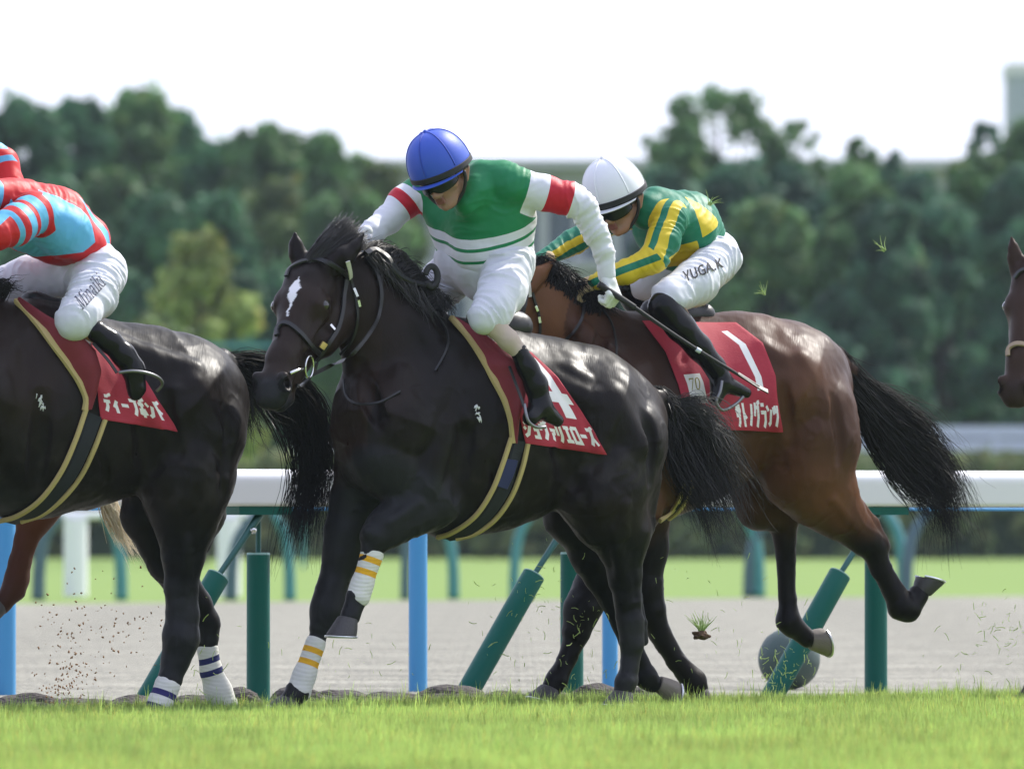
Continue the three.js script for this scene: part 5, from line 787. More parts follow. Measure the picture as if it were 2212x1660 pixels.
structure('ground', flat([V(-900, 0, -1500), V(900, 0, -1500), V(900, 0, 120), V(-900, 0, 120)], -0.02), std(0xffffff, 0.95, { map: lawnTex }));
const farA = ground(100, 1300), farB = ground(2200, 1284), fd = farB.clone().sub(farA).normalize();
structure('dirt_track', flat([railPoint(-160, 3), railPoint(160, 3), farB.clone().addScaledVector(fd, 130), farA.clone().addScaledVector(fd, -130)], -0.012), std(0xffffff, 0.95, { map: dirtTex, bumpMap: dirtBump, bumpScale: 0.12 }));
const edgeA = ground(0, 1540), edgeB = ground(2200, 1507), edgeDir = edgeB.clone().sub(edgeA).normalize(), edgeZ = (x) => edgeA.z + (x - edgeA.x) * edgeDir.z / edgeDir.x;
structure('turf', flat([edgeA.clone().addScaledVector(edgeDir, -160), edgeB.clone().addScaledVector(edgeDir, 160), railPoint(160, 90), railPoint(-160, 90)], 0), std(0xffffff, 0.95, { map: turfTex }));

// grass of the turf course: tufts of bent blades, thick where the camera looks along them
{
  reseed(101);
  const p = [], nr = [], cl = [], idx = [];
  for (let b = 0; b < 9; b++) {
    const a = rnd() * 6.28, r = rnd() * 0.035, h = rr(0.045, 0.1), lean = rr(0.01, 0.05), x = Math.cos(a) * r, z = Math.sin(a) * r, la = rnd() * 6.28, lx = Math.cos(la), lz = Math.sin(la), w = rr(0.0016, 0.0028), k = rr(0.75, 1.25), yellow = rnd() < 0.2 ? 1.4 : 1, o = p.length / 3;
    for (let i = 0; i <= 3; i++) { const t = i / 3, bx = x + lx * lean * t * t, bz = z + lz * lean * t * t, ww = w * (1 - t * 0.9); for (const s of [-1, 1]) { p.push(bx - lz * ww * s, h * t * (1 - 0.25 * t * lean * 10), bz + lx * ww * s); nr.push(lx * 0.6, 0.8, lz * 0.6); cl.push(k * yellow, k, k * 0.9); } }
    for (let i = 0; i < 3; i++) { const q = o + i * 2; idx.push(q, q + 1, q + 2, q + 1, q + 3, q + 2); }
  }
  const g = new THREE.BufferGeometry(); g.setAttribute('position', new THREE.Float32BufferAttribute(p, 3)); g.setAttribute('normal', new THREE.Float32BufferAttribute(nr, 3)); g.setAttribute('color', new THREE.Float32BufferAttribute(cl, 3)); g.setIndex(idx);
  const mat = phys([0.43, 0.6, 0.17], 1, { vertexColors: true, transmission: 0.5, thickness: 0, side: THREE.DoubleSide, specularIntensity: 0.3 });
  const N = 150000, im = new THREE.InstancedMesh(g, mat, N), m = new THREE.Matrix4(), q = new THREE.Quaternion(), c = new THREE.Color(), up = V(0, 1, 0), bare = [];
  let n = 0;
  while (n < N) {
    const d = 26 + 20 * Math.pow(rnd(), 0.8), x = rr(-1, 1) * (0.052 * d + 0.9), z = 40 - d, l = railFrame.dir(V(x, 0, z).sub(railFrame.o));
    const edge = z - edgeZ(x); if (edge < -0.12 || (edge < 0.04 && rnd() < 0.4)) continue;
    const s = rr(0.75, 1.15) * (1 + 0.35 * noise(x * 1.3, 0, z * 1.3)) * (rnd() < 0.05 ? rr(0.7, 1.05) : edge < 0.25 ? 0.55 : 0.5) * (1 + 0.2 * noise(x * 5, 9, z * 5));
    m.compose(V(x, -0.004, z), q.setFromAxisAngle(up, rnd() * 6.28), V(s, s * rr(0.85, 1.2), s)); im.setMatrixAt(n, m);
    const v = 0.95 + 0.28 * noise(x * 1.1, 3, z * 0.8) + 0.25 * noise(x * 4, 5, z * 2.5) + rr(-0.16, 0.16); im.setColorAt(n, c.setRGB(v * (1 + 0.12 * noise(x * 2, 7, z * 2)), v, v * 0.95)); n++;
  }
  im.name = 'turf_grass'; im.castShadow = im.receiveShadow = true; stuff(im); tag(im, 'short bright green grass of the turf course', 'grass'); scene.add(im);
}

// ---------------------------------------------------------------- running rail with padded supports
const paint = { white: phys([0.9, 0.9, 0.91], 0.5), green: phys([0.005, 0.12, 0.092], 0.4, { specularIntensity: 0.45, bumpMap: hairBump, bumpScale: 0.002 }), teal: std([0.06, 0.24, 0.25], 0.55), slate: std([0.07, 0.13, 0.16], 0.6), blue: std([0.055, 0.29, 0.57], 0.45), capGreen: std([0.3, 0.5, 0.47], 0.5), steelGreen: std([0.03, 0.12, 0.11], 0.4, { metalness: 0.3 }) };
{
  const fr = railFrame, top = fr.at(560, 1013, 0).y, bot = fr.at(560, 1093, 0).y, h = top - bot, sh = new THREE.Shape(), d = 0.075;
  sh.moveTo(-d, bot + 0.02); sh.quadraticCurveTo(-d, bot, -d + 0.02, bot); sh.lineTo(d - 0.02, bot); sh.quadraticCurveTo(d, bot, d, bot + 0.02); sh.lineTo(d * 0.86, bot + h * 0.66); sh.quadraticCurveTo(d * 0.8, top, 0, top); sh.quadraticCurveTo(-d, top, -d, bot + h * 0.62);
  const g = new THREE.ExtrudeGeometry(sh, { depth: 60, bevelEnabled: false, curveSegments: 10 }); g.translate(0, 0, -30); g.rotateY(Math.PI / 2);
  const rail = fr.group('running_rail', 'white rounded running rail along the turf, behind the horses', 'rail'); part('rail', g, paint.white, rail);
  for (let i = -4; i <= 4; i++) { const b = new THREE.BoxGeometry(0.012, h + 0.006, d * 2 + 0.004); b.translate(fr.at(1330, 1050, 0).x + i * 4.2, (top + bot) / 2, 0); part('joint', b, std([0.55, 0.55, 0.57], 0.5), rail); }
  const x0 = fr.at(560, 1300, 0).x, dx = (fr.at(1895, 1300, 0).x - x0) / 2, R = 0.0475, yTop = fr.at(560, 1197, 0).y, where = ['behind the front legs of the near-black horse', 'behind the hind legs of the near-black horse', 'under the tail of the bay horse'];
  for (let i = -1; i <= 3; i++) {
    const x = x0 + i * dx, w = where[i] ?? (i < 0 ? 'beyond the left edge' : 'beyond the right edge'), b = thing('rail_post', 'upright dark green padded rail post ' + w, 'post', 'upright padded posts of the running rail'); fr.place(b);
    const c = new THREE.CylinderGeometry(R, R * 1.02, yTop + 0.1, 28); c.translate(x, (yTop - 0.1) / 2, -0.01); part('pad', c, paint.green, b);
    const e = new THREE.CylinderGeometry(R * 0.97, R * 1.004, 0.008, 28); e.translate(x, yTop + 0.003, -0.01); part('cap', e, paint.capGreen, b);
    const r = new THREE.CylinderGeometry(0.011, 0.011, bot - yTop - 0.03, 10); r.translate(x, (bot + yTop) / 2 - 0.012, -0.01); part('rod', r, paint.steelGreen, b);
    const pl = new THREE.BoxGeometry(0.24, 0.034, 0.13); pl.translate(x, bot - 0.018, -0.005); part('bracket', pl, paint.green, b);
  }
  const A = [fr.at(300, 1540, 0.14), fr.at(470, 1245, 0.1), fr.at(560, 1112, 0.02)];
  for (let i = -1; i <= 3; i++) {
    const o = V(i * dx, 0, 0), b = thing('slanted_post', 'slanted dark green padded rail prop ' + ['left of the upright post behind the front legs', 'under the belly of the near-black horse', 'in front of the round ball'][i] ?? '', 'post', 'slanted padded props of the running rail'); fr.place(b);
    if (i < 0 || i > 2) b.userData.label = 'slanted dark green padded rail prop ' + (i < 0 ? 'beyond the left edge' : 'beyond the right edge');
    const a = A[0].clone().add(o), t = A[1].clone().add(o), e = A[2].clone().add(o), d = t.clone().sub(a).normalize();
    part('pad', tube([a, a.clone().lerp(t, 0.5), t], R, R, 4, 28), paint.green, b);
    part('cap', tube([t.clone().addScaledVector(d, 0.0005), t.clone().addScaledVector(d, 0.006)], R * 1.003, R * 0.97, 2, 28), paint.capGreen, b);
    part('rod', tube([t.clone(), t.clone().lerp(e, 0.5), e], 0.011, 0.017, 8, 10), paint.steelGreen, b);
    const bolt = new THREE.SphereGeometry(0.014, 12, 8); bolt.translate(...t.clone().lerp(e, 0.75).add(V(0.01, 0, 0.02)).toArray()); part('bolt', bolt, M.steel, b);
  }
  // inner blue rail
  const w = -2.3, y = fr.at(520, 1099, w).y, b = fr.group('blue_rail', 'thin blue pipe rail seen just under the white rail', 'rail'), pg = new THREE.CylinderGeometry(0.0075, 0.0075, 60, 10); pg.rotateZ(Math.PI / 2); pg.translate(0, y, w); part('pipe', pg, paint.blue, b);
  for (const [u, r, l, wo, k] of [[9, 25, 'bright blue round post at the left edge of the photo', 0, 1], [903, 20, 'bright blue round post under the girth of the near-black horse', 0.0, 1], [1318, 17, 'bright blue round post between the hind legs of the near-black horse', 0.0, 1]]) {
    const f = fr.at(u, 1400, w + wo), g2 = new THREE.CylinderGeometry(r * fr.px(f), r * fr.px(f), y + 0.12, 24); g2.translate(f.x, y / 2 - 0.05, f.z - 0.001); const s = thing('blue_post', l, 'post'); fr.place(s); part('pole', g2, paint.blue, s);
    const cg = new THREE.CylinderGeometry(r * fr.px(f) * 0.8, r * fr.px(f) * 1.01, 0.01, 24); cg.translate(f.x, y + 0.015, f.z - 0.001); part('cap', cg, paint.teal, s);
  }
  // stones along the turf edge
  reseed(55);
  const spots = [[-60, 62, 'at the left edge'], [62, 70], [178, 74], [292, 60], [430, 66], [520, 50], [640, 60], [735, 62], [845, 70], [968, 78], [1085, 62], [1180, 60], [1290, 60], [1390, 50]];
  const beside = ['beyond the left edge', 'beside the blue post at the left edge', 'under the flying dirt at the left', 'left of the slanted post at the left', 'behind the bandaged hind leg', 'left of the upright green post', 'behind the planted bandaged front foot', 'right of the planted front foot', 'left of the middle blue post', 'between the blue post and the slanted post', 'right of the slanted post', 'behind the reaching front hoof of the bay horse', 'left of the right blue post', 'behind the hind hooves'];
  const stoneMat = std([0.085, 0.075, 0.07], 0.95, { bumpMap: dirtBump, bumpScale: 0.02 });
  spots.forEach(([u, r], i) => {
    const gp = ground(u, lerp(1540, 1507, u / 2200) - rr(6, 12)), c = fr.dir(gp.sub(fr.o)), rad = r * fr.px(c) * 1.2, g3 = new THREE.IcosahedronGeometry(1, 5), P = g3.attributes.position, s0 = rnd() * 50;
    for (let k = 0; k < P.count; k++) { const v = V().fromBufferAttribute(P, k), n = 1 + 0.22 * noise(v.x * 1.4 + s0, v.y * 1.4, v.z * 1.4) + 0.05 * noise(v.x * 6 + s0, v.y * 6, v.z * 6); P.setXYZ(k, c.x + v.x * rad * n, -0.012 + v.y * 0.088 * n * (0.85 + 0.2 * Math.sin(s0)), c.z + v.z * rad * 0.7 * n); }
    const geo = mergeGeometries([g3]); geo.computeVertexNormals(); const m = solo('stone', geo, stoneMat, 'low grey-brown stone at the turf edge ' + beside[i], 'stone', 'stones along the turf edge'); fr.place(m);
  });
  const bc = fr.at(1705, 1431, -2.0), br = 67 * fr.px(bc), bg = new THREE.SphereGeometry(br, 48, 32), BP = bg.attributes.position; for (let k = 0; k < BP.count; k++) { const v = V().fromBufferAttribute(BP, k), n = 1 + 0.012 * noise(v.x * 30, v.y * 30, v.z * 30); BP.setXYZ(k, v.x * n, v.y * n, v.z * n); } bg.translate(bc.x, Math.max(bc.y, br * 0.9), bc.z); bg.computeVertexNormals();
  const ball = solo('ball', bg, std([0.05, 0.085, 0.075], 0.5, { bumpMap: hairBump, bumpScale: 0.003 }), 'round grey-green ball lying behind a slanted rail prop', 'ball'); fr.place(ball);
}

// ---------------------------------------------------------------- far side of the dirt: curved posts, white posts, hedge, boards
{
  const post = (u, ut, base, top, mat, r, lab, grp) => { const g0 = ground(u, base), z = g0.z, g = thing('curved_post', lab, 'post', grp), q = [at(u, base + 4, z), at(lerp(u, ut, 0.06), lerp(base, top, 0.4), z), at(lerp(u, ut, 0.35), lerp(base, top, 0.75), z), at(ut, top, z)]; g.position.copy(g0); const k = (40 - z) / FPX; part('pole', tube(q.map((p) => p.sub(g0)), r * k, r * 0.85 * k, 16, 12), mat, g); const cap = new THREE.SphereGeometry(r * 0.9 * k, 10, 8); cap.translate(...q[3].toArray()); part('tip', cap, mat, g); };
  const G = 'curved posts of the far rail';
  [[82, 122, 1292, 1118, paint.slate, 15, 'slate curved far post left of the white post'], [262, 232, 1292, 1118, paint.teal, 14, 'teal curved far post right of the white post'], [498, 552, 1292, 1112, paint.slate, 14, 'slate curved far post left of the upright green post'], [626, 596, 1292, 1112, paint.teal, 13, 'teal curved far post behind the hanging black tail'], [875, 885, 1290, 1115, paint.slate, 11, 'slate curved far post beside the middle blue post'], [980, 952, 1289, 1115, paint.teal, 13, 'teal curved far post right of the middle blue post'], [1110, 1145, 1289, 1110, paint.teal, 12, 'teal curved far post left of the hind legs'], [1618, 1668, 1285, 1108, paint.slate, 14, 'slate curved far post left of the lifted hind leg'], [1640, 1606, 1285, 1108, paint.teal, 14, 'teal curved far post left of the lifted hind leg'], [1952, 1916, 1284, 1106, paint.teal, 14, 'teal curved far post under the bay horse tail'], [1958, 2006, 1285, 1106, paint.slate, 14, 'slate curved far post under the bay horse tail'], [2290, 2260, 1283, 1106, paint.teal, 14, 'teal curved far post beyond the right edge']].forEach((a) => post(...a, G));
  for (const [u, l, lab] of [[163, 1, 'white round far post with a white crossbar at the left'], [494, 0, 'white round far post left of the upright green post']]) {
    const g0 = ground(u, 1287), k = (40 - g0.z) / FPX, g = thing('white_post', lab, 'post'); g.position.copy(g0); const y0 = at(u, 1120, g0.z).y, c = new THREE.CylinderGeometry(26 * k, 26 * k, y0, 20); c.translate(0, y0 / 2, 0); part('pole', c, paint.white, g);
    const b = new THREE.CylinderGeometry(9 * k, 9 * k, 95 * k, 14); b.rotateZ(Math.PI / 2); b.translate(12 * k, y0 + 8 * k, 0); part('crossbar', b, paint.white, g);
  }
}
const leafMat = (c, t = 0.35) => phys(c, 0.75, { vertexColors: true, transmission: t, thickness: 0, side: THREE.DoubleSide, specularIntensity: 0.3 });
// foliage: small folded leaf sprays; clumps: [centre, radius]; each spray leans out of its clump
function foliage(clumps, n, size, tones, hollow = 0.55) {
  const p = [], nr = [], cl = [], idx = [], wts = []; let tot = 0; for (const c of clumps) { tot += c[1] * c[1]; wts.push(tot); }
  for (let i = 0; i < n; i++) {
    const w = rnd() * tot; let k = 0; while (wts[k] < w) k++;
    const [c, r, tone = 0] = clumps[k], d = V(rr(-1, 1), rr(-1, 1), rr(-1, 1)); if (d.lengthSq() > 1) { i--; continue; } d.normalize(); const q = c.clone().addScaledVector(d, r * lerp(hollow, 1.0, Math.sqrt(rnd())) * (1 + 0.5 * noise(d.x * 2.5 + k, d.y * 2.5, d.z * 2.5)) * (rnd() < 0.22 ? rr(1, 1.5) : 1));
    const nn = d.clone().add(V(rr(-1, 1), rr(-0.6, 1.1), rr(-1, 1)).multiplyScalar(0.8)).normalize(), t = V(rr(-1, 1), rr(-1, 1), rr(-1, 1)).cross(nn).normalize(), b = V().crossVectors(nn, t), s = size * rr(0.6, 1.3), v = rr(0.75, 1.25) * (1 + tone), o = p.length / 3, ye = rnd() < 0.15 ? 1.35 : 1;
    for (const [a, e, f] of [[-1, 0, 0], [0, -0.55, 0.14], [1, 0, 0], [0, 0.55, 0.14]]) { const x = q.clone().addScaledVector(t, a * s).addScaledVector(b, e * s).addScaledVector(nn, f * s); p.push(x.x, x.y, x.z); nr.push(nn.x, nn.y, nn.z); cl.push(v * ye, v, v * 0.95); }
    idx.push(o, o + 1, o + 2, o, o + 2, o + 3);
  }
  const g = new THREE.BufferGeometry(); g.setAttribute('position', new THREE.Float32BufferAttribute(p, 3)); g.setAttribute('normal', new THREE.Float32BufferAttribute(nr, 3)); g.setAttribute('color', new THREE.Float32BufferAttribute(cl, 3)); g.setIndex(idx); return g;
}
const bark = std([0.05, 0.042, 0.035], 0.9, { bumpMap: dirtBump, bumpScale: 0.05 });
const LEAF = { deep: leafMat([0.07, 0.18, 0.09], 0.5), mid: leafMat([0.12, 0.235, 0.09], 0.5), olive: leafMat([0.15, 0.225, 0.075], 0.5), hedge: leafMat([0.2, 0.26, 0.11], 0.4), lime: leafMat([0.25, 0.32, 0.1], 0.5), teal: leafMat([0.075, 0.175, 0.105], 0.5) };
// u, top and half width in survey pixels at a distance; low is where the foliage ends
function tree(u, top, half, dist, leaf, label, { n = 3200, low = 960, size = 0.19, dense = 1, narrow = 0.5, group } = {}) {
  const z = 40 - dist, k = dist / FPX, g = thing('tree', label, 'tree', group), y0 = Math.max(0.4, at(u, low, z).y), y1 = at(u, top, z).y, x = at(u, 1115, z).x, H = y1 - y0, W = half * k * (dense < 1 ? 1 : 1.3); g.position.set(x, 0, z);
  const limbs = [tube([V(0, -0.2, 0), V(rr(-0.1, 0.1), y1 * 0.3, 0), V(rr(-0.2, 0.2), y1 * 0.6, rr(-0.2, 0.2)), V(rr(-0.2, 0.2), y1 * 0.92, 0)], 0.05 * Math.sqrt(y1) + 0.05, 0.02, 14, 9)], clumps = [];
  const m = dense < 1 ? Math.round(46 * dense) : 40;
  for (let i = 0; i < m; i++) {
    const t = Math.pow((i + rnd()) / m, 0.85), dome = (t < 0.4 ? 0.85 + 0.15 * t / 0.4 : Math.sqrt(Math.max(0.01, 1 - Math.pow((t - 0.4) / 0.62, 2)))) * (1 - 0.25 * narrow * t), a = rnd() * 6.28, q = Math.sqrt(rr(0.05, 1)), r = W * (dense < 1 ? rr(0.1, 0.22) : rr(0.15, 0.3)), y = y0 + H * t;
    const c = V(Math.cos(a) * q * Math.max(0, W * dome - r * 0.5), Math.min(y, y1 - r * rr(0.6, 0.9)), Math.sin(a) * q * Math.max(0, W * dome - r * 0.5)); clumps.push([c, r, rr(-0.4, 0.5)]);
    if (i % 3 === 0) limbs.push(tube([V(0, c.y * 0.62, 0), V(c.x * 0.4, c.y * 0.8, c.z * 0.4), c], 0.04, 0.012, 8, 5));
    if (i % 2 === 0) { const c2 = V(c.x * 1.2 + rr(-0.3, 0.3) * r, Math.min(c.y + r * rr(-0.2, 0.9), y1 - r * 0.2), c.z); clumps.push([c2, r * rr(0.35, 0.6), rr(-0.1, 0.5)]); }
  }
  part('trunk', mergeGeometries(limbs), bark, g); part('crown', foliage(clumps, n, size, 0, dense < 1 ? 0.2 : 0.5), leaf, g);
}
{
  reseed(303);
  const back = 'back row of trees at the left', L = LEAF;
  [[-70, 262, 120, L.deep, 'dark tree beyond the left edge'], [40, 230, 95, L.deep, 'dark tree with rounded top above the red sleeve at the left edge'], [170, 226, 80, L.deep, 'dark tree with a broad top, left of the tallest tree'], [298, 205, 85, L.mid, 'tallest dark green tree of the left wood'], [385, 246, 66, L.deep, 'dark tree right of the tallest tree'], [475, 318, 75, L.deep, 'lower dark tree in the dip of the left wood'], [560, 276, 70, L.mid, 'green tree with a pointed top left of the white-starred head'], [625, 296, 60, L.mid, 'slim green tree above the white-starred head'], [692, 298, 64, L.mid, 'green tree above the raised black mane'], [765, 348, 70, L.mid, 'green tree left of the white and red sleeve'], [838, 366, 62, L.olive, 'green tree beside the blue cap, at the end of the wood']]
    .forEach(([u, t, h, m, l]) => tree(u, t, h * 1.15, 225 + rr(-8, 8), m, l, { n: 7000, low: t + 430, narrow: 0.3 }));
  [[110, 400, 110, L.deep, 'dark bushy tree behind the red and blue jacket'], [235, 385, 105, L.mid, 'bushy tree right of the red and blue jacket'], [350, 430, 90, L.deep, 'dark bushy tree above the yellow-green bush'], [470, 440, 95, L.deep, 'dark bushy tree right above the yellow-green bush'], [590, 410, 95, L.olive, 'lighter bushy tree left of the pricked ear'], [700, 440, 90, L.mid, 'bushy tree behind the raised black mane'], [800, 430, 90, L.mid, 'bushy tree behind the white sleeve'], [30, 560, 110, L.deep, 'dark low tree behind the left saddle'], [620, 600, 100, L.deep, 'dark low tree behind the white-starred head'], [270, 610, 90, L.deep, 'dark low tree left of the yellow-green bush']]
    .forEach(([u, t, h, m, l]) => tree(u, t, h * 1.1, 205 + rr(-8, 8), m, l, { n: 7500, low: Math.max(t + 380, 900), narrow: 0.3 }));
  tree(424, 520, 112, 165, L.lime, 'yellow-green leafy bush above the rump of the left horse', { n: 5200, low: 1000, size: 0.12, narrow: 0.5 });
  tree(330, 690, 90, 160, L.olive, 'low green bush left of the yellow-green bush', { n: 2600, low: 1010, size: 0.12 });
  [[1560, 195, 175, 'thin see-through tree rising above the roof behind the white cap', 0.9, 2300], [1470, 265, 100, 'thin tree left of the tall see-through tree', 0.8, 1100], [1725, 262, 90, 'thin tree right of the tall see-through tree', 0.8, 1000], [1862, 300, 60, 'slender yellowish tree behind the bay rump', 0.85, 1100], [1935, 330, 55, 'slender tree with a gap beside it', 0.7, 900], [2125, 268, 85, 'green tree with open top left of the tower', 0.7, 1700], [2225, 258, 110, 'green tree at the right edge below the tower', 0.95, 3600]]
    .forEach(([u, t, h, l, d, n]) => tree(u, t, h, 215 + rr(-6, 6), d < 0.8 ? L.teal : L.mid, l, { n, dense: d, size: 0.13, narrow: 0.2, low: t + 260 }));
  [[1440, 368, 95, L.teal, 'dark tree behind the white cap'], [1590, 356, 100, L.teal, 'dark tree behind the green and yellow back'], [1720, 360, 95, L.teal, 'dark tree above the bay rump'], [1850, 372, 95, L.mid, 'green tree with trunk behind the bay tail'], [1985, 385, 85, L.teal, 'dark tree right of the slender yellowish tree'], [2110, 350, 95, L.mid, 'green tree left of the right-edge ear'], [2230, 372, 100, L.teal, 'dark tree behind the right-edge horse face'], [1650, 600, 110, L.teal, 'low dark tree just above the bay back'], [1800, 640, 110, L.teal, 'low dark tree above the bay tail'], [1960, 620, 110, L.teal, 'low dark tree between bay tail and right-edge horse'], [2120, 640, 110, L.teal, 'low dark tree beside the right-edge horse face'], [1510, 440, 90, L.teal, 'dark bushy tree just above the lettered breeches'], [1660, 450, 90, L.mid, 'green bushy tree right of the lettered breeches'], [1785, 440, 90, L.teal, 'dark bushy tree above the root of the bay tail'], [1920, 450, 80, L.teal, 'dark bushy tree beside the slender yellowish tree'], [2045, 440, 90, L.teal, 'dark bushy tree left of the right-edge ear'], [2190, 480, 90, L.teal, 'dark bushy tree behind the right-edge ear']]
    .forEach(([u, t, h, m, l]) => tree(u, t, h * 1.1, 200 + rr(-8, 8), m, l, { n: 5200, low: Math.max(t + 380, 930), narrow: 0.25 }));
}
{ // clipped hedge, board fence, teal beam
  reseed(404);
  const d = 186, z = 40 - d, x0 = at(-500, 1115, z).x, x1 = at(2750, 1115, z).x, h = at(1100, 974, z).y, cl = []; for (let i = 0; i < 900; i++) { const top = rnd() < 0.35; cl.push([V(rr(x0, x1), top ? h - 0.22 : rr(0.1, h - 0.2), z + (top ? rr(-0.5, 0.3) : 0.3)), 0.22, rr(-0.3, 0.3)]); };
  const hg = thing('hedge', 'long clipped green hedge across the infield behind the rail', 'hedge'); part('foliage', foliage(cl, 30000, 0.1, 0, 0.6), LEAF.hedge, hg); const core = new THREE.BoxGeometry(x1 - x0, h - 0.4, 0.6); core.translate((x0 + x1) / 2, (h - 0.4) / 2, z - 0.15); part('branches', core, std([0.03, 0.05, 0.025], 1), hg);
  const d2 = 188.5, z2 = 40 - d2, f = thing('board_fence', 'pale blue-white board fence right of the bay tail', 'fence'); f.position.set(at(2150, 1115, z2).x, 0, z2);
  for (const [a, b] of [[920, 944], [949, 973]]) { const ya = at(0, a, z2).y, yb = at(0, b, z2).y, g = new THREE.BoxGeometry(9, ya - yb, 0.06); g.translate(0, (ya + yb) / 2, 0); part('board', g, std([0.62, 0.66, 0.78], 0.6), f); }
  for (let i = -4; i <= 4; i++) { const y = at(0, 922, z2).y, g = new THREE.BoxGeometry(0.1, y, 0.1); g.translate(i * 1.1, y / 2, -0.1); part('post', g, std([0.5, 0.52, 0.56], 0.7), f); }
  const z3 = 40 - 150, y3 = at(480, 745, z3).y, t = thing('teal_beam', 'teal horizontal beam below the yellow-green bush', 'beam'), xm = at(520, 1115, z3).x; t.position.set(xm, 0, z3); const bg = new THREE.BoxGeometry(2.2, 0.07, 0.07); bg.translate(0, y3, 0); part('beam', bg, paint.teal, t); for (const s of [-1.02, 0.9]) { const q = new THREE.CylinderGeometry(0.035, 0.035, y3, 10); q.translate(s, y3 / 2, -0.06); part('post', q, paint.teal, t); }
}
{ // long pale building behind the right-hand trees, and a tower
  const d = 275, z = 40 - d, k = d / FPX, X = (u) => at(u, 1115, z).x, Y = (v) => at(1106, v, z).y, b = thing('building', 'long pale building with flat roof and dark windows behind the trees', 'building'), xa = X(845), xb = X(2420), top = Y(362); b.position.set((xa + xb) / 2, 0, z);
  const wallM = std([0.4, 0.41, 0.43], 0.85, { bumpMap: dirtBump, bumpScale: 0.02 }), glass = phys([0.05, 0.075, 0.1], 0.12), trim = std([0.46, 0.47, 0.49], 0.7), cx = (xa + xb) / 2;
  const body = new THREE.BoxGeometry(xb - xa, top, 8); body.translate(0, top / 2, -4.4); part('wall', body, wallM, b);
  const roof = new THREE.BoxGeometry(xb - xa + 0.6, 0.22, 9); roof.translate(0, top + 0.11, -4.2); part('roof', roof, trim, b);
  for (const [va, vb] of [[440, 560], [640, 760], [830, 930]]) {
    const ya = Y(va), yb = Y(vb), sl = new THREE.BoxGeometry(xb - xa, 0.14, 0.5); sl.translate(0, yb - 0.12, -0.2); part('ledge', sl, trim, b);
    for (let u = 870; u < 2380; u += 78) { const w = 54 * k, g = new THREE.BoxGeometry(w + 0.1, ya - yb + 0.1, 0.16); g.translate(X(u + 30) - cx, (ya + yb) / 2, -0.37); const wd = part('window', g, trim, b); for (const s of [-1, 1]) { const p = new THREE.BoxGeometry(w / 2 - 0.04, ya - yb, 0.05); p.translate(X(u + 30) - cx + s * w / 4, (ya + yb) / 2, -0.29); part('pane', p, glass, wd); } }
  }
  for (let u = 862; u < 2400; u += 156) { const g = new THREE.BoxGeometry(0.28, top - 0.02, 0.3); g.translate(X(u) - cx, top / 2 - 0.01, -0.25); part('pillar', g, wallM, b); }
  const zt = 40 - 430, t = thing('tower', 'pale grey tower block at the upper right edge of the photo', 'tower'), tx = at(2182, 1115, zt).x, th = at(2200, 160, zt).y; t.position.set(tx, 0, zt); const g = new THREE.BoxGeometry(5, th, 5); g.translate(2.5, th / 2, -2.5); part('wall', g, std([0.36, 0.4, 0.44], 0.85), t); const c = new THREE.BoxGeometry(5.2, 0.5, 5.2); c.translate(2.5, th + 0.25, -2.5); part('parapet', c, std([0.7, 0.7, 0.7], 0.8), t);
  for (let j = 0; j < 5; j++) for (let i = 0; i < 3; i++) { const w = new THREE.BoxGeometry(0.9, 1.2, 0.08); w.translate(1 + i * 1.5, th - 5.2 - j * 3, 0.02); part('window', w, glass, t); }
}

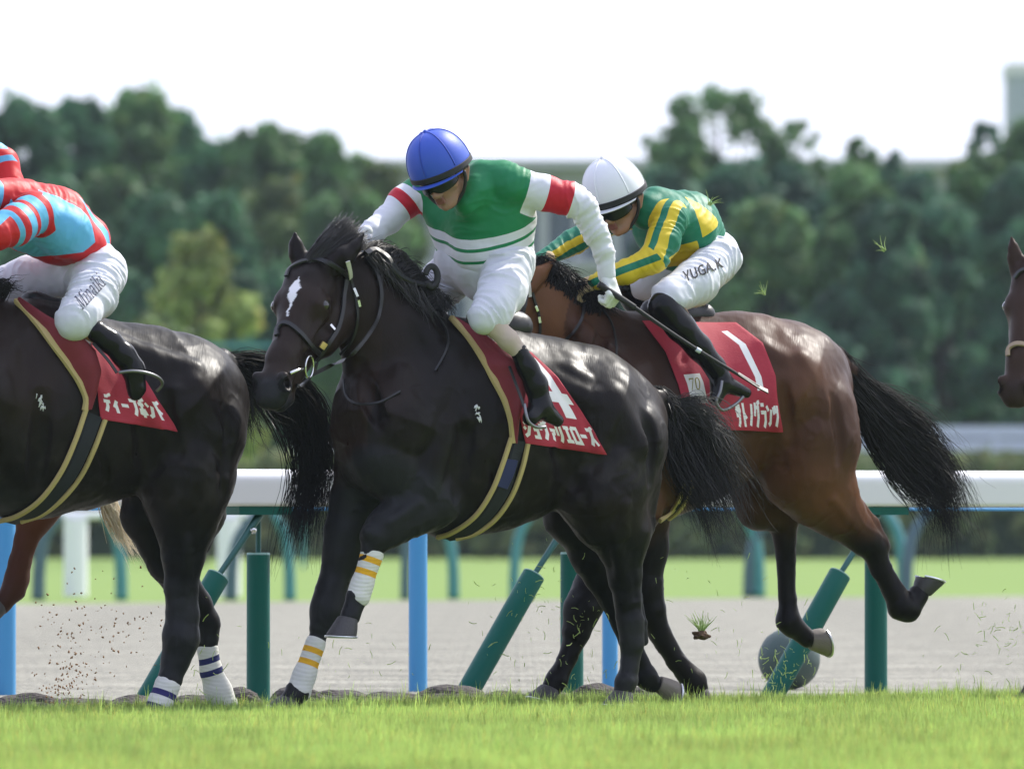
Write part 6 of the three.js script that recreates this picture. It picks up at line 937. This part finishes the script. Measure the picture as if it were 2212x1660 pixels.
// ---------------------------------------------------------------- turf in the air
{
  reseed(606);
  const blade = (n, len, w) => { const L = []; for (let i = 0; i < n; i++) { const a = rr(-0.75, 0.75), b = rr(-0.8, 0.8), l = len * rr(0.5, 1), d = V(Math.sin(a), Math.cos(a), Math.sin(b) * 0.7).normalize(); L.push(tube([V(rr(-0.3, 0.3) * w * 12, 0, rr(-0.3, 0.3) * w * 12), d.clone().multiplyScalar(l * 0.5), d.clone().multiplyScalar(l).add(V(rr(-0.2, 0.2) * l, -0.1 * l, 0))], w, w * 0.2, 5, 4)); } return mergeGeometries(L); };
  const gm = phys([0.36, 0.52, 0.12], 1, { transmission: 0.45, thickness: 0 }), soil = std([0.1, 0.058, 0.034], 1), crumb = std([0.3, 0.17, 0.085], 1);
  const clod = thing('turf_clod', 'clod of turf with green blades flying behind the hind legs', 'turf clod'), cp = at(1515, 1368, -0.5); clod.position.copy(cp);
  part('blades', blade(34, 0.115, 0.0022), gm, clod); const so = new THREE.IcosahedronGeometry(0.026, 3), SP = so.attributes.position; for (let k = 0; k < SP.count; k++) { const v = V().fromBufferAttribute(SP, k), n = 1 + 0.6 * noise(v.x * 60, v.y * 60, v.z * 60); SP.setXYZ(k, v.x * n * 1.25, v.y * n * 0.7 - 0.006, v.z * n); } so.computeVertexNormals(); part('soil', so, soil, clod);
  for (const [u, v, l] of [[1655, 636, 'small sprig of grass flying right of the lettered breeches'], [1530, 442, 'small sprig of grass flying above the green and yellow back'], [1912, 542, 'small sprig of grass flying before the dark trees at the right']]) { const s = solo('grass_sprig', blade(7, 0.075, 0.0022), gm, l, 'grass sprig'); s.position.copy(at(u, v, -0.9)); s.rotation.z = rr(-0.8, 0.8); }
  const bits2 = phys([0.5, 0.64, 0.17], 1, { transmission: 0.4, thickness: 0 }), bits = (name, n, spots, len, w, mats, label) => {
    const g = mergeGeometries([tube([V(-len, 0, 0), V(0, len * 0.25, 0), V(len, 0, 0)], w * 0.6, w * 0.4, 4, 4)]), im = new THREE.InstancedMesh(g, mats, n), m = new THREE.Matrix4(), q = new THREE.Quaternion(), e = new THREE.Euler();
    for (let i = 0; i < n; i++) { const [u, v, su, sv, z] = spots[(rnd() * spots.length) | 0], gs = () => (rnd() + rnd() + rnd() - 1.5) * 1.2; m.compose(at(u + gs() * su, v + gs() * sv, z + rr(-0.35, 0.35)), q.setFromEuler(e.set(rnd() * 6, rnd() * 6, rnd() * 6)), V(1, 1, 1).multiplyScalar(rr(0.4, 1.3))); im.setMatrixAt(i, m); }
    im.name = name; stuff(im); tag(im, label, 'clippings'); scene.add(im);
  };
  bits('flying_grass', 420, [[1250, 1380, 70, 110, -0.5], [1700, 1440, 80, 60, -1.5], [1690, 1460, 50, 40, -1.5], [2130, 1400, 90, 90, -1.6], [2180, 1350, 60, 60, -1.6], [440, 1430, 60, 90, 0.2], [1140, 1320, 90, 130, -0.3], [1550, 1360, 140, 110, -0.8], [800, 1420, 160, 90, -0.2]], 0.015, 0.0024, bits2, 'green grass clippings flying about the hooves');
  bits('flying_dirt', 300, [[150, 1440, 55, 90, 0.1], [140, 1500, 40, 40, 0.1], [190, 1390, 90, 90, 0.1], [260, 1330, 120, 90, 0.1]], 0.004, 0.0055, crumb, 'brown crumbs of dirt flying behind the chestnut horse');
}
scene.fog = new THREE.FogExp2(new THREE.Color(0.78, 0.92, 1), 0.0002);
renderer.render(scene, camera);
